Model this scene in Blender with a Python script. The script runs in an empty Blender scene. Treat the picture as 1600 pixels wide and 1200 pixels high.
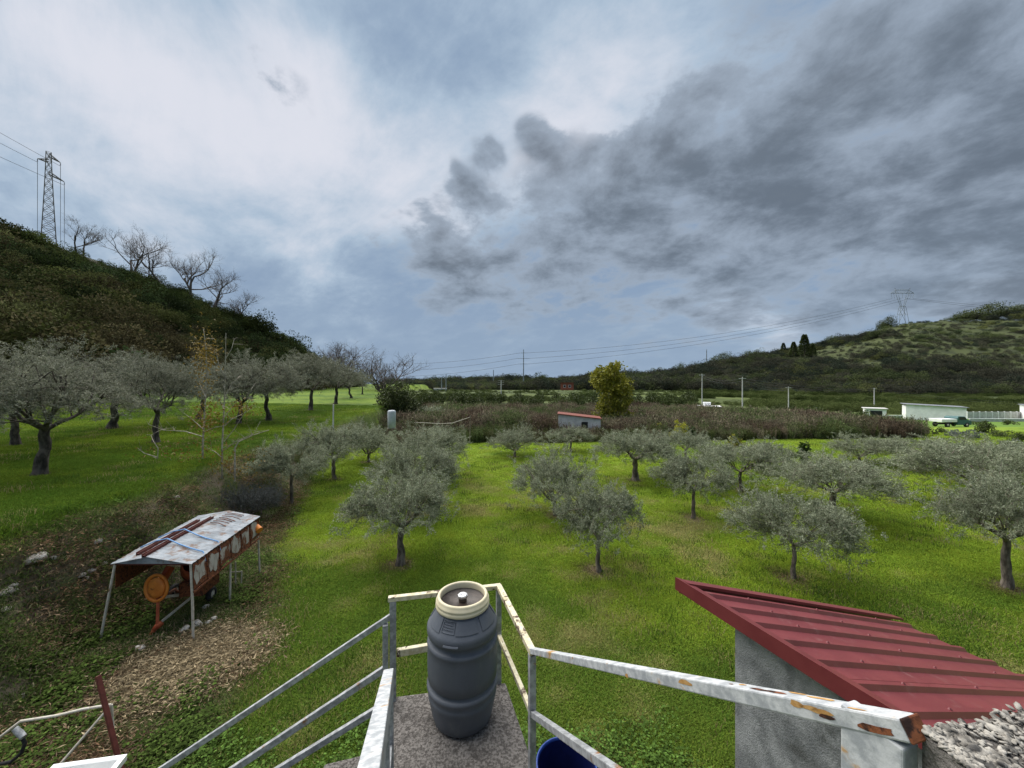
import bpy, math, random
import numpy as np
from mathutils import Vector

R = math.radians
scene = bpy.context.scene
COL = scene.collection
# ------------------------------------------------------------------ camera
EYE = 5.0            # metres above the olive field
FPX = 600.0          # focal length in photograph pixels (1600 wide)
cam_d = bpy.data.cameras.new('camera')
cam_d.sensor_width = 36.0
cam_d.lens = 36.0 * FPX / 1600.0
cam_d.clip_start = 0.05
cam_d.clip_end = 20000
cam = bpy.data.objects.new('camera', cam_d)
cam.location = (0, 0, EYE)
cam.rotation_euler = (R(90), 0, 0)
COL.objects.link(cam)
scene.camera = cam
# ------------------------------------------------------------------ colour management
scene.view_settings.view_transform = 'Standard'
scene.view_settings.look = 'None'
scene.view_settings.gamma = 1
scene.view_settings.use_curve_mapping = False
scene.view_settings.exposure = 2.2
scene.cycles.max_bounces = 5
scene.cycles.diffuse_bounces = 2
scene.cycles.glossy_bounces = 2
scene.cycles.transparent_max_bounces = 4
# ------------------------------------------------------------------ sun and sky
SUN_EL, SUN_AZ = 58.0, -40.0     # degrees; azimuth measured from straight ahead, left negative
sd = Vector((math.sin(R(SUN_AZ)) * math.cos(R(SUN_EL)), math.cos(R(SUN_AZ)) * math.cos(R(SUN_EL)), math.sin(R(SUN_EL))))
sun_l = bpy.data.lights.new('sun', 'SUN')
sun_l.energy = 1.5
sun_l.angle = R(85)
sun_l.color = (1.0, 0.96, 0.9)
sun = bpy.data.objects.new('sun', sun_l)
sun.rotation_euler = (-sd).to_track_quat('-Z', 'Y').to_euler()
sun.location = (-30, 30, 60)
COL.objects.link(sun)


class NT:
    """tiny node-tree helper"""
    def __init__(self, tree):
        self.t = tree; self.n = tree.nodes; self.l = tree.links
    def put(self, sock, v):
        if isinstance(v, bpy.types.NodeSocket): self.l.new(v, sock)
        elif v is not None:
            try: sock.default_value = v
            except Exception: sock.default_value = (*v, 1.0)
    def add(self, kind, ins=None, **props):
        nd = self.n.new(kind)
        for k, v in props.items(): setattr(nd, k, v)
        for k, v in (ins or {}).items(): self.put(nd.inputs[k], v)
        return nd
    def math(self, op, a, b=None, c=None, clamp=False):
        nd = self.add('ShaderNodeMath', operation=op, use_clamp=clamp)
        self.put(nd.inputs[0], a)
        if b is not None: self.put(nd.inputs[1], b)
        if c is not None: self.put(nd.inputs[2], c)
        return nd.outputs[0]
    def vmath(self, op, a, b=None):
        nd = self.add('ShaderNodeVectorMath', operation=op)
        self.put(nd.inputs[0], a)
        if b is not None: self.put(nd.inputs[1], b)
        return nd.outputs['Value'] if op in ('DOT_PRODUCT', 'LENGTH') else nd.outputs['Vector']
    def scale(self, v, s):
        nd = self.add('ShaderNodeVectorMath', operation='SCALE')
        self.put(nd.inputs[0], v); self.put(nd.inputs['Scale'], s)
        return nd.outputs['Vector']
    def noise(self, vec, scale, detail=4, rough=0.55, dist=0.0, out='Fac'):
        nd = self.add('ShaderNodeTexNoise', {'Scale': scale, 'Detail': detail, 'Roughness': rough, 'Distortion': dist})
        if vec is not None: self.l.new(vec, nd.inputs['Vector'])
        return nd.outputs[out]
    def smooth(self, v, lo, hi, a=0.0, b=1.0):
        nd = self.add('ShaderNodeMapRange', interpolation_type='SMOOTHSTEP')
        self.put(nd.inputs[0], v)
        for i, q in enumerate((lo, hi, a, b)): nd.inputs[i + 1].default_value = q
        return nd.outputs[0]
    def mix(self, f, a, b, blend='MIX'):
        nd = self.add('ShaderNodeMix', data_type='RGBA', blend_type=blend)
        self.put(nd.inputs[0], f)
        ca = [s for s in nd.inputs if s.type == 'RGBA']
        self.put(ca[0], a if not isinstance(a, tuple) else (*a[:3], 1)); self.put(ca[1], b if not isinstance(b, tuple) else (*b[:3], 1))
        return [s for s in nd.outputs if s.type == 'RGBA'][0]


world = bpy.data.worlds.new('World')
scene.world = world
world.use_nodes = True
world.node_tree.nodes.clear()
W = NT(world.node_tree)
world.cycles.sampling_method = 'MANUAL'
world.cycles.sample_map_resolution = 256


def cdir(px, py):
    v = np.array([(px - 800) / FPX, 1.0, (600 - py) / FPX]); v /= np.linalg.norm(v)
    return tuple(float(q) for q in v)


def build_sky():
    sky = W.add('ShaderNodeTexSky', sky_type='NISHITA', sun_disc=False)
    sky.sun_elevation = R(SUN_EL); sky.sun_rotation = R(SUN_AZ)
    tc = W.add('ShaderNodeTexCoord').outputs['Generated']
    d0 = W.vmath('NORMALIZE', tc)
    sep = W.add('ShaderNodeSeparateXYZ', {0: d0})
    # cloud-deck coordinates (flat deck seen in perspective)
    zz = W.math('ADD', W.math('MAXIMUM', sep.outputs[2], 0.0), 0.30)
    cx = W.math('DIVIDE', sep.outputs[0], zz); cy = W.math('DIVIDE', sep.outputs[1], zz)
    pl = W.add('ShaderNodeCombineXYZ', {0: cx, 1: cy, 2: 0.0}).outputs[0]
    warp = W.noise(pl, 1.7, 4, 0.6, 0.2, 'Color')
    wv = W.scale(W.vmath('SUBTRACT', warp, (0.5, 0.5, 0.5)), 0.30)
    d = W.vmath('NORMALIZE', W.vmath('ADD', d0, wv))

    def blobs(lst):
        tot = None
        for (px, py, k, a) in lst:
            dt = W.vmath('DOT_PRODUCT', d, cdir(px, py))
            e = W.math('EXPONENT', W.math('MULTIPLY', W.math('SUBTRACT', dt, 1.0), k))
            e = W.math('MULTIPLY', e, a)
            tot = e if tot is None else W.math('ADD', tot, e)
        return tot
    # wind-drawn streaks: the deck coordinates stretched along the wind
    st = W.vmath('MULTIPLY', W.add('ShaderNodeVectorRotate', {'Vector': pl, 'Angle': 0.75}, rotation_type='Z_AXIS').outputs[0], (0.62, 1.25, 1.0))
    n_big = W.noise(pl, 1.2, 4, 0.58, 0.3)
    n_str = W.noise(st, 2.2, 7, 0.66, 0.35)
    n_mid = W.noise(W.vmath('ADD', pl, (7.3, 2.1, 0.0)), 3.6, 8, 0.62, 0.15)
    # veil of high cloud: brightness
    bright = blobs([(240, 180, 34, .62), (60, 70, 60, .25), (640, 265, 60, .78), (440, 70, 200, .40), (990, 150, 40, .55), (450, 250, 70, .30), (880, 230, 120, .3),
                    (1330, 130, 90, .30), (1560, 470, 160, .32), (1190, 480, 200, .30), (1010, 500, 260, .15), (1170, 520, 500, .25), (850, 80, 60, .12)])
    veil = W.math('ADD', bright, W.math('MULTIPLY', W.math('SUBTRACT', n_big, 0.5), 0.9))
    veil = W.math('ADD', veil, W.math('MULTIPLY', W.math('SUBTRACT', n_str, 0.5), 1.3))
    veil = W.math('ADD', veil, W.math('MULTIPLY', W.math('SUBTRACT', n_mid, 0.5), 0.85))
    ramp = W.add('ShaderNodeValToRGB', {0: W.smooth(veil, -0.3, 1.0)})
    cr = ramp.color_ramp
    cr.elements[0].position = 0.0; cr.elements[0].color = (1.05, 1.46, 2.10, 1)
    cr.elements[1].position = 1.0; cr.elements[1].color = (3.15, 3.25, 3.60, 1)
    for p, c in ((0.25, (1.38, 1.82, 2.42)), (0.5, (1.86, 2.32, 2.88)), (0.76, (2.50, 2.80, 3.25))):
        e = cr.elements.new(p); e.color = (*c, 1)
    clear = W.scale(sky.outputs[0], 0.45)
    base = W.mix(W.smooth(veil, -0.45, -0.05, 0.75, 1.0), clear, ramp.outputs[0])
    # heavier grey clouds below the veil
    dark = blobs([(680, 405, 150, .7), (800, 400, 90, .7), (930, 390, 80, .8), (1060, 350, 60, .7), (1200, 320, 46, .8), (1340, 280, 40, .8),
                  (1480, 260, 46, .62), (1590, 320, 50, .8), (1590, 150, 60, .30), (1500, 40, 90, .35), (1210, 40, 110, .35), (1040, 280, 160, .3),
                  (840, 200, 1300, .55), (860, 225, 1500, .5), (735, 282, 1300, .6), (755, 298, 1700, .45), (772, 225, 3000, .7), (400, 100, 420, .17), (350, 55, 500, .2), (430, 140, 600, .17), (1060, 180, 300, .35), (1480, 430, 160, .65), (1590, 425, 160, .65), (1330, 490, 300, .3), (660, 370, 400, .3)])
    dark = W.math('SUBTRACT', 1.0, W.math('EXPONENT', W.math('MULTIPLY', dark, -1.25)))
    det = W.math('ADD', W.math('MULTIPLY', W.math('SUBTRACT', n_mid, 0.5), 2.7), W.math('MULTIPLY', W.math('SUBTRACT', n_str, 0.5), 1.1))
    dk = W.math('ADD', dark, det)
    cover = W.math('MULTIPLY', W.smooth(dk, 0.20, 0.58), W.smooth(dark, 0.10, 0.40))
    thick = W.smooth(dk, 0.35, 1.30)
    ccol = W.mix(thick, (1.50, 1.80, 2.22), (0.56, 0.70, 0.90))
    out = W.mix(W.math('MULTIPLY', cover, 0.93), base, ccol)
    # towards the horizon: blue-grey rain haze
    hz = W.smooth(sep.outputs[2], 0.0, 0.34, 0.62, 0.0)
    out = W.mix(W.math('MULTIPLY', hz, W.smooth(veil, 0.05, 0.45, 1.0, 0.35)), out, (1.34, 1.78, 2.36))
    bg = W.add('ShaderNodeBackground', {'Color': out, 'Strength': 0.05})
    o = W.add('ShaderNodeOutputWorld')
    W.l.new(bg.outputs[0], o.inputs[0])
build_sky()

# ------------------------------------------------------------------ numeric helpers
rng = np.random.default_rng(11)
random.seed(5)


def _hash(ix, iy, s):
    h = (ix.astype(np.int64) * 374761393 + iy.astype(np.int64) * 668265263 + s * 974711) & 0x7fffffff
    h = ((h ^ (h >> 13)) * 1274126177) & 0x7fffffff
    return ((h ^ (h >> 16)) & 0xffff) / 65535.0


def vnoise(x, y, s=0):
    x = np.asarray(x, float); y = np.asarray(y, float)
    ix = np.floor(x); iy = np.floor(y); fx = x - ix; fy = y - iy
    fx = fx * fx * (3 - 2 * fx); fy = fy * fy * (3 - 2 * fy)
    a = _hash(ix, iy, s); b = _hash(ix + 1, iy, s); c = _hash(ix, iy + 1, s); d = _hash(ix + 1, iy + 1, s)
    return (a * (1 - fx) + b * fx) * (1 - fy) + (c * (1 - fx) + d * fx) * fy


def fbm(x, y, s=0, o=4):
    t = 0; a = .5
    for i in range(o):
        t = t + a * vnoise(x * 2 ** i, y * 2 ** i, s + i * 7); a *= .5
    return t / (1 - .5 ** o)


def sst(v, lo, hi):
    t = np.clip((v - lo) / (hi - lo), 0, 1)
    return t * t * (3 - 2 * t)


def at(px, py, d):
    return Vector(((px - 800) / FPX * d, d, EYE - (py - 600) / FPX * d))


# ------------------------------------------------------------------ terrain
EDGE_Y = [-60, 0, 7, 10, 12, 18, 39, 60, 100, 200]
EDGE_TOP = [-11, -10.8, -10.4, -10.6, -11.2, -12.3, -13.9, -20.5, -36, -74]
EDGE_FOOT = [-6.6, -6.6, -7.7, -8.2, -8.6, -9.9, -12.2, -18.2, -32, -68]
L_PX = [-900, -600, -200, 0, 75, 150, 200, 260, 330, 380, 430, 480, 530, 580, 620]
L_SIL = [240, 268, 318, 356, 382, 404, 428, 450, 476, 504, 538, 572, 594, 601, 601]
L_YR = [70, 80, 100, 112, 114, 114, 114, 114, 114, 116, 118, 122, 135, 150, 160]
L_YF = [22, 24, 31, 38, 40, 43, 45, 48, 56, 63, 71, 80, 100, 130, 150]
R_PX = [560, 620, 700, 850, 990, 1060, 1150, 1250, 1330, 1390, 1450, 1530, 1600, 1900, 2600]
R_SIL = [602, 600, 597, 592, 588, 582, 564, 547, 527, 508, 501, 496, 488, 474, 462]


def terrace_w(x, y):
    e = np.interp(y, EDGE_Y, EDGE_TOP); f = np.interp(y, EDGE_Y, EDGE_FOOT)
    wob = (fbm(x * .5, y * .5, 3) - .5) * 1.6
    return sst((f - x) + wob, 0.0, 1.0 * (f - e))


def rough_zone(x, y):
    """bare and weedy ground: the bank and the strip at its foot"""
    rb = np.interp(y, [-60, 3.5, 5, 7.4, 10, 16, 22, 39, 60], [-3.6, -3.7, -4.1, -4.75, -6.0, -8.8, -10.8, -12.4, -18.4])
    wob = (fbm(x * .8, y * .8, 13) - .5) * 1.3
    return sst(rb - x + wob, -.1, .55) * (1 - sst(terrace_w(x, y), .78, .97)) * (1 - sst(y, 45, 70))


def terr(x, y):
    x = np.asarray(x, float); y = np.asarray(y, float)
    ys = np.maximum(y, 4.0)
    px = 800 + FPX * x / ys
    z = (fbm(x * .12, y * .12, 1) - .5) * .22
    drop = 3.0 * sst(px, 1000, 1380) * sst(y, 33, 88)
    z = z - drop
    w = terrace_w(x, y)
    e = np.interp(y, EDGE_Y, EDGE_TOP)
    T = 2.2 + .02 * np.maximum(0, y - 20) + .02 * np.clip(e - x, 0, 40)
    T = np.minimum(T, 4.6)
    bank = np.clip(w * (1 - w) * 4, 0, 1)
    z = z * (1 - w) + T * w + bank * (fbm(x * .9, y * .9, 5) - .5) * .55
    # scrub hill beyond the upper olive terrace
    yr = np.interp(px, L_PX, L_YR); yf = np.interp(px, L_PX, L_YF)
    zr = EYE + (600 - np.interp(px, L_PX, L_SIL)) / FPX * yr
    t = (ys - yf) / (yr - yf)
    hl = np.where(t < 1, T + (zr - T) * np.clip(t, 0, 1) ** 1.05, zr - .16 * (ys - yr))
    hl = hl + np.clip(t * 3, 0, 1) * (fbm(x * .06, y * .06, 9) - .5) * 2.0
    wl = (1 - sst(px, 520, 600)) * (t > 0)
    z = np.where(wl > 0, np.maximum(z, z * (1 - wl) + hl * wl), z)
    # far hill on the other side of the valley
    yr2 = np.interp(px, [600, 900, 1100], [760, 720, 600]); yf2 = np.interp(px, [600, 900, 1100, 1600], [420, 400, 350, 300])
    b2 = -3.0 * sst(px, 1000, 1380)
    zr2 = EYE + (600 - np.interp(px, R_PX, R_SIL)) / FPX * yr2
    t2 = (ys - yf2) / (yr2 - yf2)
    hr = np.where(t2 < 1, b2 + (zr2 - b2) * np.clip(t2, 0, 1), zr2 - .1 * (ys - yr2))
    hr = hr + np.clip(t2 * 2, 0, 1) * (fbm(x * .012, y * .012, 21) - .5) * 6 * (t2 > 0)
    kt = 2 * math.pi / 9.0
    hr = hr - np.sin(hr * kt) / kt * .8 * sst(px, 1050, 1250) * (t2 < 1)
    wr = sst(px, 560, 640) * (t2 > 0)
    z = np.where(wr > 0, np.maximum(z, z * (1 - wr) + hr * wr), z)
    return z


def tz(x, y): return float(terr(np.array([x]), np.array([y]))[0])


def ray_ground(px, py, dmin=2.0, dmax=400.0):
    d = np.geomspace(dmin, dmax, 4000)
    x = (px - 800) / FPX * d; z = EYE - (py - 600) / FPX * d
    hit = np.nonzero(z <= terr(x, d))[0]
    i = hit[0] if len(hit) else -1
    return Vector((float(x[i]), float(d[i]), tz(x[i], d[i])))


# ------------------------------------------------------------------ where the olives stand (needed for the soil rings)
# px, py of trunk base in the photograph, crown width px, crown top py, variant, label
FIELD_OLIVES = [
    (625, 882, 180, 742, 0, 'round-headed olive tree with pale thick trunk behind the grey barrel, to its left'),
    (935, 893, 150, 748, 1, 'slim-trunked olive tree with funnel crown behind the barrel, to its right'),
    (1240, 905, 190, 768, 2, 'olive tree with thin tan trunk just beyond the red roof'),
    (1574, 918, 215, 738, 3, 'dark stout-trunked olive tree cut by the edge beyond the red roof'),
    (868, 805, 152, 703, 4, 'low bushy olive tree with many stems left of the funnel-crowned one'),
    (1083, 810, 128, 710, 5, 'olive tree with straight dark trunk and umbrella crown in mid field'),
    (1157, 767, 150, 690, 2, 'olive tree with thick forked trunk behind the umbrella-crowned one'),
    (993, 750, 135, 672, 0, 'olive tree with knotty fork behind the funnel-crowned one'),
    (1072, 722, 80, 672, 1, 'small olive tree near the dry weeds, below the yellow bush'),
    (805, 714, 95, 668, 4, 'flat spreading olive tree alone at the weed edge, centre of field'),
    (1203, 742, 66, 690, 5, 'small olive tree beside the thick forked one'),
    (1302, 812, 190, 710, 3, 'wide bowl-shaped olive tree with open limbs beyond the tan-trunked one'),
    (1424, 731, 110, 682, 1, 'leaning dark-trunked olive tree at the far right of the field'),
    (1530, 800, 210, 690, 0, 'broad olive tree behind the dark stout-trunked one'),
    (1590, 765, 200, 690, 2, 'far broad olive tree at the right edge of the photo'),
    (1342, 722, 92, 680, 4, 'small olive tree at the weed edge beyond the bowl-shaped one'),
    (455, 787, 125, 690, 5, 'olive tree at the foot of the bank, left of the pale pole'),
    (522, 749, 120, 660, 1, 'olive tree beside the pale pole at the bank foot'),
    (652, 805, 150, 692, 2, 'large olive tree right behind the round-headed one'),
    (672, 752, 145, 666, 3, 'farthest large olive tree in the left row, below the grey drum'),
    (892, 706, 80, 668, 5, 'small olive tree in front of the weed shed'),
    (575, 722, 100, 662, 4, 'olive tree between the pale pole and the grey drum'),
]
TERRACE_OLIVES = [
    (60, 742, 215, 552, 0, 'old olive tree with dark twisted trunk, largest on the upper terrace'),
    (25, 695, 150, 562, 1, 'old olive tree half hidden behind the largest terrace one'),
    (175, 670, 150, 546, 2, 'wide old olive tree with dark leaning trunk on the terrace'),
    (243, 692, 125, 565, 1, 'old olive tree with three forked limbs on the terrace'),
    (372, 662, 105, 575, 0, 'old olive tree behind the bare pale sapling'),
    (420, 657, 100, 556, 2, 'old olive tree with slanting trunk right of the bare pale sapling'),
    (485, 641, 92, 555, 1, 'old olive tree in the middle of the receding terrace row'),
    (524, 631, 70, 565, 0, 'old olive tree near the end of the receding terrace row'),
    (549, 622, 52, 578, 2, 'dark small olive tree second from the end of the terrace row'),
    (566, 616, 34, 583, 1, 'tiny dark olive tree at the end of the terrace row'),
    (310, 655, 95, 570, 2, 'old olive tree between the three-forked one and the pale sapling'),
    (-30, 720, 190, 560, 2, 'old olive tree cut by the left edge of the photo'),
]
OL = []
for lst, nv in ((FIELD_OLIVES, 'f'), (TERRACE_OLIVES, 't')):
    for (px, py, wpx, top, v, lab) in lst:
        g = ray_ground(px, py)
        d = g.y
        OL.append((nv, g, wpx / FPX * d, (py - top) / FPX * d, v, lab))
SOIL = np.array([(o[1].x, o[1].y, (0.62 if o[0] == 'f' else .5)) for o in OL])
STRAW = ray_ground(300, 1040)
DIRT_SHED = (2.2, 4.4)


def lerp3(a, b, t): return np.asarray(a)[None, :] * (1 - t[:, None]) + np.asarray(b)[None, :] * t[:, None]


def blend(c, b, t): return c * (1 - t[:, None]) + np.asarray(b)[None, :] * t[:, None]


def ground_color(x, y, z):
    n1 = fbm(x * .22, y * .22, 31); n2 = fbm(x * .9, y * .9, 37); n3 = fbm(x * 2.6, y * 2.6, 41); n4 = fbm(x * .45 + 4, y * .45, 43)
    px = 800 + FPX * x / np.maximum(y, 3.0)
    c = lerp3((.098, .160, .023), (.180, .255, .028), sst(n1 * .40 + n2 * .3 + n3 * .3 + .09 * sst(y, 6, 13), .40, .62))
    c = blend(c, (.255, .220, .115), .75 * sst(n2 * .35 + n3 * .45 + n4 * .2, .555, .65) * (1 - .70 * sst(y, 15, 26)))
    c = blend(c, (.075, .118, .022), .60 * (1 - sst(y + (n1 - .5) * 4, 5.5, 9.0)) * (1 - sst(n3, .5, .62) * .6))
    # soil near the shed
    dd = np.hypot((x - DIRT_SHED[0]) / 2.2, (y - DIRT_SHED[1] + .45) / .85) + (n3 - .5) * .8
    c = blend(c, (.085, .066, .050), .85 * (1 - sst(dd, .6, 1.1)))
    w = terrace_w(x, y)
    # upper terrace
    tcol = lerp3((.062, .112, .014), (.112, .165, .018), sst(n1 * .6 + n3 * .4, .38, .62))
    c = c * (1 - sst(w, .75, .97)[:, None]) + tcol * sst(w, .75, .97)[:, None]
    # bank: bare earth, litter and green tufts
    bk = rough_zone(x, y)
    bcol = lerp3((.20, .16, .115), (.115, .102, .066), sst(n2, .35, .62))
    bcol = blend(bcol, (.092, .135, .036), .75 * sst(n3 * .6 + n1 * .4 + .02, .45, .60))
    bcol = blend(bcol, (.080, .120, .02), .5 * sst(y, 17, 24))
    c = c * (1 - bk[:, None]) + bcol * bk[:, None]
    # dead straw patch in front of the shelter
    ds = np.hypot((x - STRAW.x) * .75 - (y - STRAW.y) * .45, (y - STRAW.y) * .62 + (x - STRAW.x) * .3) + (n3 - .5) * .7 + (n2 - .5) * .5
    c = blend(c, (.38, .31, .205), .85 * (1 - sst(ds, .45, .85)))
    # soil rings round the trunks
    near = y < 60
    if near.any():
        xn, yn = x[near], y[near]
        m = np.zeros(len(xn))
        for (sx, sy, sr) in SOIL:
            q = np.hypot(xn - sx, yn - sy) / sr + (n3[near] - .5) * .9
            m = np.maximum(m, 1 - sst(q, .45, 1.0))
        c[near] = blend(c[near], (.105, .068, .050), .85 * m)
    # dry weed plot
    wd = weed_zone(x, y)
    c = blend(c, (.090, .068, .050), wd)
    # lawn round the white building, and crops further out
    far = sst(y, 55, 75) * (1 - sst(w, .0, .3))
    fcol = lerp3((.050, .066, .024), (.088, .112, .034), sst(vnoise(x * .01 + 3, y * .035, 51) * .6 + n1 * .4, .35, .65))
    c = c * (1 - far[:, None]) + fcol * far[:, None]
    lawn = sst(px, 1290, 1330) * sst(y, 50, 56) * (1 - sst(y, 92, 100))
    c = blend(c, (.11, .185, .035), lawn)
    # hills
    hl = (1 - sst(px, 520, 600)) * sst(z, 6.5, 9.0)
    c = blend(c, (.040, .040, .022), hl)
    hcol = lerp3((.034, .042, .022), (.064, .076, .030), sst(.25 * np.cos(z * 2 * math.pi / 9.0) + .28 + vnoise(x * .02, y * .02, 63) * .45, .32, .70))
    hr = sst(px, 560, 640) * sst(y, 300, 380)
    c = c * (1 - hr[:, None]) + hcol * hr[:, None]
    # bare clay cuts at the hill foot
    cut = sst(px, 1280, 1300) * sst(fbm(x * .018, y * .018, 71), .50, .56) * sst(z, 3, 7) * (1 - sst(z, 13, 18)) * sst(y, 300, 340)
    c = blend(c, (.26, .17, .10), .8 * cut)
    return c


def weed_zone(x, y):
    px = 800 + FPX * x / np.maximum(y, 3.0)
    n = (fbm(x * .3, y * .3, 77) - .5)
    y0 = np.interp(px, [540, 620, 700, 1000, 1180, 1400, 1480], [30, 31, 33, 33.5, 34.5, 36, 38]) + n * 2
    y1 = np.interp(px, [540, 1180, 1300, 1420], [66, 66, 54, 40]) + n * 4
    hut = (px > 862) & (px < 945) & (y > 35.7) & (y < 41)
    return np.where(hut, 0, 1) * sst(y, y0 - .4, y0 + .4) * (1 - sst(y, y1 - 1, y1 + 1)) * sst(px, 545, 600) * (1 - sst(px, 1400, 1450)) * (1 - sst(terrace_w(x, y), .05, .3))


# ------------------------------------------------------------------ mesh helpers
def link(o, parent=None):
    COL.objects.link(o)
    if parent is not None: o.parent = parent
    return o


def tag(o, label=None, cat=None, group=None, kind=None):
    if label: o['label'] = label
    if cat: o['category'] = cat
    if group: o['group'] = group
    if kind: o['kind'] = kind
    return o


def quad_mesh(name, V, Q, tone=None, mat=None, smooth=False):
    V = np.asarray(V, np.float32); Q = np.asarray(Q, np.int32)
    me = bpy.data.meshes.new(name)
    me.vertices.add(len(V)); me.vertices.foreach_set('co', V.ravel())
    me.loops.add(Q.size); me.loops.foreach_set('vertex_index', Q.ravel())
    me.polygons.add(len(Q)); me.polygons.foreach_set('loop_start', np.arange(0, Q.size, 4, dtype=np.int32))
    if smooth: me.polygons.foreach_set('use_smooth', np.ones(len(Q), bool))
    if tone is not None:
        a = me.attributes.new('tone', 'FLOAT', 'FACE'); a.data.foreach_set('value', np.asarray(tone, np.float32))
    me.update(calc_edges=True)
    if mat: me.materials.append(mat)
    return me


def empty(name, loc=(0, 0, 0), rz=0):
    o = bpy.data.objects.new(name, None); o.location = loc; o.rotation_euler = (0, 0, rz)
    o.empty_display_size = .2
    return link(o)


class MB:
    """collects shapes, builds one mesh object"""
    def __init__(s): s.v = []; s.f = []; s.sm = []
    def poly(s, vs, fs, smooth=False):
        b = len(s.v); s.v += [tuple(v) for v in vs]
        for f in fs: s.f.append(tuple(b + i for i in f)); s.sm.append(smooth)
        return s
    def box(s, c, size, rz=0.0):
        hx, hy, hz = [q / 2 for q in size]; ca, sa = math.cos(rz), math.sin(rz)
        vs = []
        for z in (-hz, hz):
            for (x, y) in ((-hx, -hy), (hx, -hy), (hx, hy), (-hx, hy)):
                vs.append((c[0] + x * ca - y * sa, c[1] + x * sa + y * ca, c[2] + z))
        return s.poly(vs, [(3, 2, 1, 0), (4, 5, 6, 7), (0, 1, 5, 4), (1, 2, 6, 5), (2, 3, 7, 6), (3, 0, 4, 7)])
    def beam(s, a, b, w, h, up=(0, 0, 1)):
        a = Vector(a); b = Vector(b); d = (b - a).normalized(); u = Vector(up)
        if abs(d.dot(u)) > .98: u = Vector((0.28, -.96, 0))
        r = d.cross(u).normalized(); u = r.cross(d).normalized()
        vs = []
        for p in (a, b):
            for (i, j) in ((-1, -1), (1, -1), (1, 1), (-1, 1)): vs.append(p + r * (i * w / 2) + u * (j * h / 2))
        return s.poly(vs, [(3, 2, 1, 0), (4, 5, 6, 7), (0, 1, 5, 4), (1, 2, 6, 5), (2, 3, 7, 6), (3, 0, 4, 7)])
    def tube(s, pts, rad, n=8, cap=True):
        pts = [Vector(p) for p in pts]
        rad = [rad] * len(pts) if not hasattr(rad, '__len__') else list(rad)
        rings = []; ref = None
        for i, p in enumerate(pts):
            d = (pts[min(i + 1, len(pts) - 1)] - pts[max(i - 1, 0)])
            d = d.normalized() if d.length > 1e-9 else Vector((0, 0, 1))
            if ref is None: ref = Vector((1, 0, 0)) if abs(d.x) < .9 else Vector((0, 1, 0))
            u = (ref - d * ref.dot(d)).normalized(); ref = u; w = d.cross(u)
            rings.append([p + (u * math.cos(2 * math.pi * k / n) + w * math.sin(2 * math.pi * k / n)) * rad[i] for k in range(n)])
        vs = [v for r in rings for v in r]; fs = []
        for i in range(len(pts) - 1):
            for k in range(n): fs.append((i * n + k, i * n + (k + 1) % n, (i + 1) * n + (k + 1) % n, (i + 1) * n + k))
        s.poly(vs, fs, True)
        if cap:
            s.poly(rings[0], [tuple(reversed(range(n)))]); s.poly(rings[-1], [tuple(range(n))])
        return s
    def lathe(s, prof, c=(0, 0, 0), n=48, axis=None):
        vs = []; fs = []
        ax = Vector(axis).normalized() if axis is not None else Vector((0, 0, 1))
        q = ax.to_track_quat('Z', 'Y')
        for (r, z) in prof:
            for k in range(n):
                a = 2 * math.pi * k / n
                vs.append(Vector(c) + q @ Vector((r * math.cos(a), r * math.sin(a), z)))
        for i in range(len(prof) - 1):
            for k in range(n): fs.append((i * n + k, i * n + (k + 1) % n, (i + 1) * n + (k + 1) % n, (i + 1) * n + k))
        return s.poly(vs, fs, True)
    def disc(s, c, r, n=32, axis=(0, 0, 1)):
        q = Vector(axis).normalized().to_track_quat('Z', 'Y')
        return s.poly([Vector(c) + q @ Vector((r * math.cos(2 * math.pi * k / n), r * math.sin(2 * math.pi * k / n), 0)) for k in range(n)], [tuple(range(n))])
    def build(s, name, mat, parent=None, bevel=0.0, seg=2):
        me = bpy.data.meshes.new(name); me.from_pydata(s.v, [], s.f)
        me.polygons.foreach_set('use_smooth', np.array(s.sm, bool)); me.update()
        me.materials.append(mat)
        o = bpy.data.objects.new(name, me); link(o, parent)
        if bevel:
            m = o.modifiers.new('bevel', 'BEVEL'); m.width = bevel; m.segments = seg; m.limit_method = 'ANGLE'; m.angle_limit = R(40)
        return o


# ------------------------------------------------------------------ materials
def pmat(name, c1, c2=None, scale=6.0, rough=.8, bump=0.0, bscale=40.0, metal=0.0, c3=None, c3lim=(.6, .7), c3scale=3.0, lo=.35, hi=.65, spec=.3, coord='Object', detail=5, bdist=.02, stretch=None):
    m = bpy.data.materials.new(name); m.use_nodes = True
    N = NT(m.node_tree); N.n.clear()
    tc = N.add('ShaderNodeTexCoord').outputs[coord]
    if stretch: tc = N.vmath('MULTIPLY', tc, stretch)
    col = (*c1, 1)
    if c2 is not None: col = N.mix(N.smooth(N.noise(tc, scale, detail, .6), lo, hi), c1, c2)
    if c3 is not None: col = N.mix(N.smooth(N.noise(N.vmath('ADD', tc, (5.1, 3.3, 1.7)), c3scale, 6, .65, .3), *c3lim), col, c3)
    b = N.add('ShaderNodeBsdfPrincipled', {'Base Color': col, 'Roughness': rough, 'Metallic': metal, 'Specular IOR Level': spec})
    if bump:
        bp = N.add('ShaderNodeBump', {'Strength': bump, 'Distance': bdist, 'Height': N.noise(tc, bscale, 5, .6)})
        N.l.new(bp.outputs[0], b.inputs['Normal'])
    o = N.add('ShaderNodeOutputMaterial'); N.l.new(b.outputs[0], o.inputs[0])
    return m


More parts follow.
